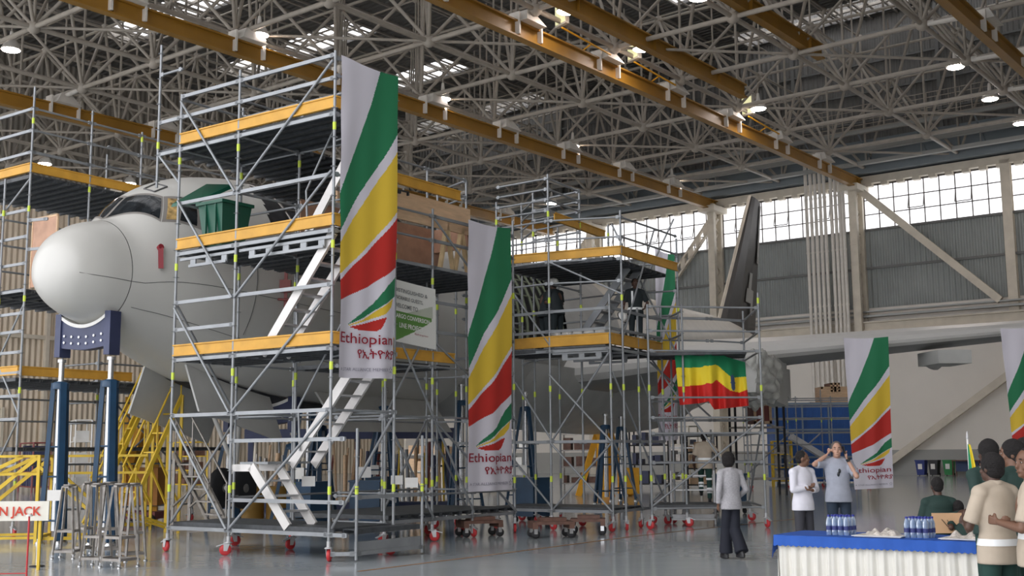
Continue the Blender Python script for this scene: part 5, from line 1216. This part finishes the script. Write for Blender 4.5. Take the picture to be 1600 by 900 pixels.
# dark rolling steps near the nose wheel
a = pY(345, 800, 24.0); b = pY(285, 715, 25.5)
yladder(V((a.x, a.y, .25)), V((b.x, b.y, 1.75)), V((.25, -.25, 0)), 'dark grey rolling steps between the nose jack and the nose wheel', m='stain', n=6, name='rolling_steps')
# big amber A-frame tripod under the wing root
p = V((pY(945, 769, 47).x, 47, 0)); tr_ = thing('amber_tripod_jack', 'large amber A-frame jack seen through the middle scaffold', 'jack', p)
for a_ in (-1.05, 1.05): MB().bar(p+V((a_, 0, .0)), p+V((a_*.22, 0, 2.55)), .24, .2, up=(0, 1, 0)).build('leg', 'amber', tr_)
MB().bar(p+V((0, .9, 0)), p+V((0, .2, 2.5)), .24, .2).build('leg', 'amber', tr_)
MB().lathe(p, [(.42, 0), (.34, .2), (.3, 2.2), (.36, 2.5), (.36, 2.72), (.15, 2.8)], 14).build('cylinder', 'amber', tr_); MB().lathe(p, [(.12, 2.75), (.12, 3.1), (.2, 3.12), (.2, 3.18)], 12).build('ram', 'chrome', tr_)
MB().box(Fr(p+V((.9, -.4, 0)), 90), -.4, .4, -.3, .3, .1, 1.1).build('pump_unit', 'amber', tr_)
# store of upright poles and planks behind the fuselage, each its own thing
rnd = random.Random(5)
pm = ['stain', 'yellow', 'plyw', 'steel', 'darkred', 'cream', 'chrome', 'stain', 'navy']
nm = {'stain': 'grey steel', 'yellow': 'yellow', 'plyw': 'wooden', 'steel': 'galvanised', 'darkred': 'dark red', 'cream': 'cream', 'chrome': 'chrome', 'navy': 'dark blue'}
rk = thing('pole_rack', 'dark blue long rack holding upright poles and planks below the fuselage', 'rack', V((pY(470, 700, 35.2).x, 35.2, 0)))
x0, x1 = pY(385, 700, 35.2).x, pY(720, 700, 35.2).x
MB().box(world, x0, x1, 34.9, 35.6, 2.15, 2.45).build('top_rail', 'navy', rk); MB().box(world, x0, x1, 34.9, 35.6, 0, .3).build('base', 'navy', rk)
for x in (x0, (x0+x1)/2, x1-.15): MB().box(world, x, x+.15, 35.4, 35.6, .3, 2.15).build('post', 'navy', rk)
for k in range(44):
    x = x0+.1+(x1-x0-.2)*(k+rnd.uniform(.1, .9))/44; m_ = rnd.choice(pm); lean = rnd.uniform(-.14, .14); h = rnd.uniform(1.6, 2.12); r = rnd.uniform(.03, .07); y = 35.15+rnd.uniform(-.1, .15)
    o = MB().tube((x, y, .31), (x+lean, y+.05, h), r, 7).build('pole', m_, org=(x, y, .3)); tag(o, '%s %s pole stored upright in the long dark blue rack' % (['thin', 'thick'][r > .05], nm[m_]), 'pole', '%s %s poles stored in the rack' % (['thin', 'thick'][r > .05], nm[m_]))
for k, x in enumerate((395, 435, 500)):
    p = V((pY(x, 760, 30.5).x, 30.5, 0)); t = thing('amber_drum', 'amber steel drum on the floor %s' % ['behind the nose wheel', 'behind the short stair flight', 'behind the second stair flight'][k], 'drum', p, 'amber drums')
    MB().lathe(p, [(.30, 0), (.31, .03), (.30, .06), (.30, .3), (.31, .32), (.30, .34), (.30, .6), (.31, .62), (.30, .64), (.30, .88), (.31, .9), (.27, .9)], 20).build('barrel', mat('drum_paint', (.35, .20, .04), .5), t); MB().lathe(p+V((.12, 0, .9)), [(.04, 0), (.04, .02)], 10).build('bung', 'stain', t)
for k, (x, Y) in enumerate(((572, 28), (590, 32.4), (480, 27), (830, 29.5), (1140, 33))):
    p = V((pY(x, 760, Y).x, Y, 0)); t = thing('blue_pump_cabinet', 'dark blue pump cabinet with white notice %s' % ['behind the right leg of the zigzag stair scaffold', 'further back behind the same leg', 'behind the white stair stringers', 'right of the second front banner', 'behind the climbing worker'][k], 'cabinet', p, 'blue pump cabinets')
    fr = Fr(p, 90+15*k); MB().box(fr, -.35, .35, -.3, .3, .15, 1.05).box(fr, -.38, .38, -.33, .33, 1.05, 1.09).build('body', 'blue', t); MB().box(fr, -.15, .15, .3, .305, 1.15, 1.4).box(fr, -.01, .01, .29, .3, 1.05, 1.4).build('notice', 'white', t)
    for a_, b_ in ((-.3, -.25), (.3, -.25), (-.3, .25), (.3, .25)): MB().lathe(fr(a_, b_, .08), [(.03, -.02), (.08, -.015), (.08, .015), (.03, .02)], 12, ax=tuple(fr.b)).build('wheel', 'rubber', t)
# wooden dollies on black casters
def dolly(x, y, az, label, w=.42, d=.30):
    p = ground(x, y); t = thing('wooden_dolly', label, 'dolly', p, 'wooden dollies on the floor'); fr = Fr(p, az)
    mb = MB()
    for b in (-d, -d*.35, d*.35): mb.box(fr, -w, w, b, b+d*.6, .27, .33)
    for a in (-w, w-.1): mb.box(fr, a, a+.1, -d, d, .19, .27)
    mb.box(fr, -w*.6, w*.7, -d*.5, d*.5, .33, .40); mb.build('deck', 'wood', t)
    for a in (-w+.06, w-.06):
        for b in (-d+.05, d-.05):
            cs = MB().box(fr, a-.035, a+.035, b-.03, b+.03, .09, .19).build('caster', 'chrome', t); MB().lathe(fr(a, b-.02, .085), [(.04, 0), (.085, .004), (.085, .036), (.04, .04)], 16, ax=tuple(fr.b)).build('wheel', 'rubber', cs)
    mb = MB(); mb.path([fr(-.12, -d-.01, .24), fr(-.12, -d-.05, .30), fr(.12, -d-.05, .30), fr(.12, -d-.01, .24)], .012, 6); mb.build('handle', 'steel', t)
dolly(749, 838, 70, 'dark wooden dolly with pale casters below the second front banner'); dolly(861, 840, 80, 'dark wooden dolly with black casters, middle of the three'); dolly(919, 835, 95, 'dark wooden dolly nearest the stair tower', .36)
# hard hats on the middle platform
for k in range(5):
    p = F3(.35+.28*k, .25, 4.32); t = thing('hard_hat', 'white hard hat in the row behind the yellow toe board, %s from the right' % ['first', 'second', 'third', 'fourth', 'fifth'][k], 'helmet', p, 'hard hats on the platform')
    MB().lathe(p, [(.125, 0), (.12, .04), (.10, .09), (.06, .125), (.01, .135)], 18).build('shell', 'white', t); MB().lathe(p, [(.15, 0), (.15, .01), (.12, .012)], 18).build('brim', 'white', t)
t = thing('hat_box', 'low box behind the toe board carrying the row of hard hats', 'box', F3(.9, .25, 4.02)); MB().box(F3, .15, 1.7, .08, .42, 4.02, 4.28).build('box', 'steel', t)
MB().box(F3, .15, 1.7, .08, .42, 4.28, 4.31).build('red_cloth', mat('red_cloth', (.4, .05, .04), .8), t)

# ================================================================== FAR SIDE OF THE HALL
def bin_(x, y, col, label):
    p = ground(x, y); t = thing('wheelie_bin', label, 'bin', p, 'wheelie bins by the rear wall'); fr = Fr(p, -51.9)
    m_ = mat('bin_'+col[0], col[1], .5); MB().hexa([fr(a*.24, b*.27, .06) for a, b in ((-1, -1), (1, -1), (1, 1), (-1, 1))]+[fr(a*.32, b*.34, .98) for a, b in ((-1, -1), (1, -1), (1, 1), (-1, 1))]).build('body', m_, t)
    MB().box(fr, -.34, .34, -.38, .36, .98, 1.06).build('lid', m_, t); MB().box(fr, -.14, .14, -.345, -.335, .45, .8).build('label_sticker', 'white', t)
    for s_ in (-1, 1): MB().lathe(fr(s_*.26, .25, .1), [(.03, -.02), (.1, -.015), (.1, .015), (.03, .02)], 10, ax=tuple(fr.a)).build('wheel', 'rubber', t)
bin_(1441, 743.5, ('blue', (.02, .04, .22)), 'blue wheelie bin by the rear wall'); bin_(1461, 743.5, ('black', (.03, .03, .035)), 'black wheelie bin between the blue and the green one'); bin_(1484, 743.5, ('green', (.02, .22, .06)), 'bright green wheelie bin by the rear wall')
p = ground(1513, 744); t = thing('side_table', 'brown desk by the rear wall right of the green bin', 'table', p); fr = Fr(p, -51.9)
MB().box(fr, -.9, .9, -.4, .4, .98, 1.05).build('tabletop', 'wood', t); MB().box(fr, -.85, .85, .3, .34, .3, .98).build('modesty_panel', mat('desk_blue', (.05, .08, .18), .6), t)
for a_ in (-.85, .85):
    for b_ in (-.35, .35): MB().bar(fr(a_, b_, 0), fr(a_, b_, .98), .06, .06).build('leg', 'wood', t)
# blue steel cabin with crates under the wing
p = V((pY(1268, 700, 60).x, 60, 0)); bc = thing('blue_container', 'blue steel container under the wing behind the scaffold', 'container', p); fr = Fr(p, 92)
mb = MB().box(fr, -2.0, 2.0, -1.2, 1.2, .2, 4.0)
for k in range(14): mb.box(fr, -1.95+k*.3, -1.83+k*.3, 1.2, 1.24, .3, 3.9)
mb.build('body', mat('container_blue', (.03, .12, .40), .5, 0, .15, 1), bc)
mb = MB()
for a_ in (-2.03, -.7, .6, 1.95): mb.box(fr, a_, a_+.08, 1.2, 1.28, 0, 4.05)
for z in (0, 1.35, 2.7, 4.0): mb.box(fr, -2.05, 2.05, 1.2, 1.28, z, z+.1)
mb.build('frame', mat('frame_light_blue', (.25, .33, .42), .5), bc)
for k, (x0_, x1_, y0_, y1_, m_, l) in enumerate(((1284, 1326, 604, 640, 'plyw', 'pale plank crate, right of the stack on the container'), (1268, 1286, 628, 645, 'wood', 'small dark crate left of the pale plank crate'), (1298, 1312, 598, 612, 'wood', 'dark crate on top of the pale plank crate'), (1178, 1205, 630, 662, 'darkred', 'dark red crate framed in pale timber left of the blue container'))):
    Y = 59 if k < 3 else 46; a = pY(x0_, y1_, Y); b = pY(x1_, y0_, Y); t = thing('crate', l, 'crate', V(((a.x+b.x)/2, Y, a.z)), 'crates under the wing')
    MB().box(world, a.x, b.x, Y, Y+1.2, a.z, b.z).build('panels', m_, t); mb = MB()
    for x in (a.x, b.x-.1, (a.x+b.x)/2-.05): mb.box(world, x, x+.1, Y-.04, Y, a.z, b.z)
    mb.box(world, a.x, b.x, Y-.04, Y, a.z, a.z+.1).box(world, a.x, b.x, Y-.04, Y, b.z-.1, b.z); mb.build('battens', 'plyw', t)
p = V((pY(1190, 720, 46).x, 46.6, 0)); t = thing('storage_rack', 'dark shelving rack carrying the red crate under the plastic-wrapped pylon', 'rack', p)
for x in (-1.0, .9):
    for y in (-.6, .6): MB().box(world, p.x+x, p.x+x+.08, 46.6+y, 46.68+y, 0, 3.62).build('post', 'dark', t)
for z in (.6, 1.6, 2.6, 3.55): MB().box(world, p.x-1.0, p.x+.98, 46.0, 47.3, z, z+.06).build('shelf', 'stain', t)
for k, (x, Y, w_, h, m_) in enumerate(((1090, 52, 1.3, 2.4, 'dark'), (1215, 58, .9, 2.2, 'yellow'), (905, 56, 1.8, 2.6, 'stain'), (1010, 54, 1.6, 2.9, 'dark'), (790, 52, 2.2, 2.7, 'stain'), (670, 50, 2.0, 2.4, 'cream'), (1060, 60, 1.5, 3.0, 'cream'), (300, 60, 2.2, 2.4, 'yellow'), (60, 58, 3.0, 2.4, 'darkred'), (130, 62, 2.0, 3.6, 'white'))):
    p = V(((x-800)/FPX*Y, Y, 0)); t = thing('equipment_rack', '%s equipment rack far back %s' % ({'dark': 'black', 'yellow': 'yellow', 'stain': 'grey steel', 'cream': 'cream', 'darkred': 'dark red', 'white': 'white'}[m_], ['behind the stair tower', 'left of the blue container', 'left of the amber jack', 'right of the amber jack', 'right of the second front banner', 'between the two front banners', 'behind the narrow banner', 'behind the dark rolling steps', 'at the lower left behind the yellow work stand', 'behind the nose jacks']
        [k]), 'rack', p, 'equipment racks at the back of the hall'); fr = Fr(p, 90+7*k)
    for a_ in (-w_/2, w_/2):
        for b_ in (-.4, .4): MB().bar(fr(a_, b_, 0), fr(a_, b_, h), .07, .07).build('post', m_, t)
    for i in range(4): MB().box(fr, -w_/2, w_/2, -.4, .4, .25+i*(h-.3)/3, .31+i*(h-.3)/3).build('shelf', m_, t)
    mb = MB()
    for i in range(3):
        a_ = -w_/2+.1
        while a_ < w_/2-.3: ww = rnd.uniform(.15, .45); mb.box(fr, a_, a_+ww, -.3, .3, .31+i*(h-.3)/3, .31+i*(h-.3)/3+rnd.uniform(.2, .6)); a_ += ww+rnd.uniform(.03, .3)
    o = mb.build('stored_goods', ['plyw', 'stain', 'wood', 'navy', 'white'][k % 5], t); o['kind'] = 'stuff'

# ================================================================== FLOOR LINE, STANCHION, LITTLE FLAG
mb = MB()
P = [ground(x, y) for x, y in ((560, 893), (760, 868), (1000, 837), (1100, 826), (1250, 810))]
for a, b in zip(P, P[1:]): n_ = (b-a).cross(V((0, 0, 1))).normalized()*.035; z = V((0, 0, .003)); mb.add([a-n_+z, b-n_+z, b+n_+z, a+n_+z], [(0, 1, 2, 3)])
o = mb.build('trim_7', mat('orange_floor_line', (.45, .22, .08), .4)); o['kind'] = 'structure'
p = pz(41, 905); t = thing('barrier_post', 'thin red barrier post with white cap in the lower left corner', 'post', p); MB().tube(p, p+V((0, 0, .86)), .014, 8).lathe(p, [(.09, 0), (.08, .015), (.02, .03)], 12).build('post', 'red', t); MB().lathe(p+V((0, 0, .86)), [(.045, 0), (.045, .015), (.02, .03)], 10).build('cap', 'white', t)
MB().path([p+V((0, 0, .08)), p+V((-.5, .05, .07)), p+V((-1.2, .1, .075))], .008, 5).build('cord', 'red', t)
p = V((pY(59, 860, 18.6).x, 18.6, 0)); t = thing('white_marker_post', 'short white post on a black foot by the grey steel stands', 'post', p); MB().tube(p, p+V((0, 0, .42)), .022, 8).build('tube', 'white', t); MB().lathe(p, [(.12, 0), (.11, .015), (.03, .02)], 14).build('foot', 'rubber', t)
Y = 13.6; p = V(((1505-800)/FPX*Y, Y, 0)); t = thing('flag_on_pole', 'furled green yellow and red flag on a pole beside the standing group', 'flag', p)
MB().tube(p, p+V((-.01, 0, 1.82)), .012, 8).build('pole', 'white', t); MB().lathe(p+V((-.01, 0, 1.80)), [(.012, 0), (.018, .02), (.004, .09)], 8).build('finial', 'alu', t); MB().lathe(p, [(.15, 0), (.14, .02), (.02, .04)], 14).build('foot', 'rubber', t)
def ffn(u, v):
    wd = .03+.14*v**.8; return p+V((-.02+wd*u, -.02+.03*math.sin(u*9+v*3)*v, 1.74-.9*v-.12*u*v))
MB().grid(ffn, 30, 40, lambda u, v: 0 if u < .38+.1*v else (1 if v < .62-.2*u else 2)).build('cloth', ['fg', 'fy', 'fr'], t)
# small notices clipped to the scaffolds
for k, (x, y, Y) in enumerate(((482, 752, 21.2), (643, 754, 22.0), (85, 774, 20.2), (808, 736, 27), (620, 750, 24))):
    p = pY(x, y, Y); t = thing('paper_notice', 'small white paper notice hanging %s' % ['among the stairs of the first scaffold', 'right of the first scaffold', 'on the yellow work stand', 'right of the second front banner', 'behind the corner of the first scaffold'][k], 'notice', p, 'paper notices'); MB().box(world, p.x-.12, p.x+.12, Y-.004, Y, p.z-.09, p.z+.09).build('sheet', 'white', t); MB().tube(p+V((0, 0, .09)), p+V((0, .02, .2)), .004, 4).build('string', 'rubber', t)
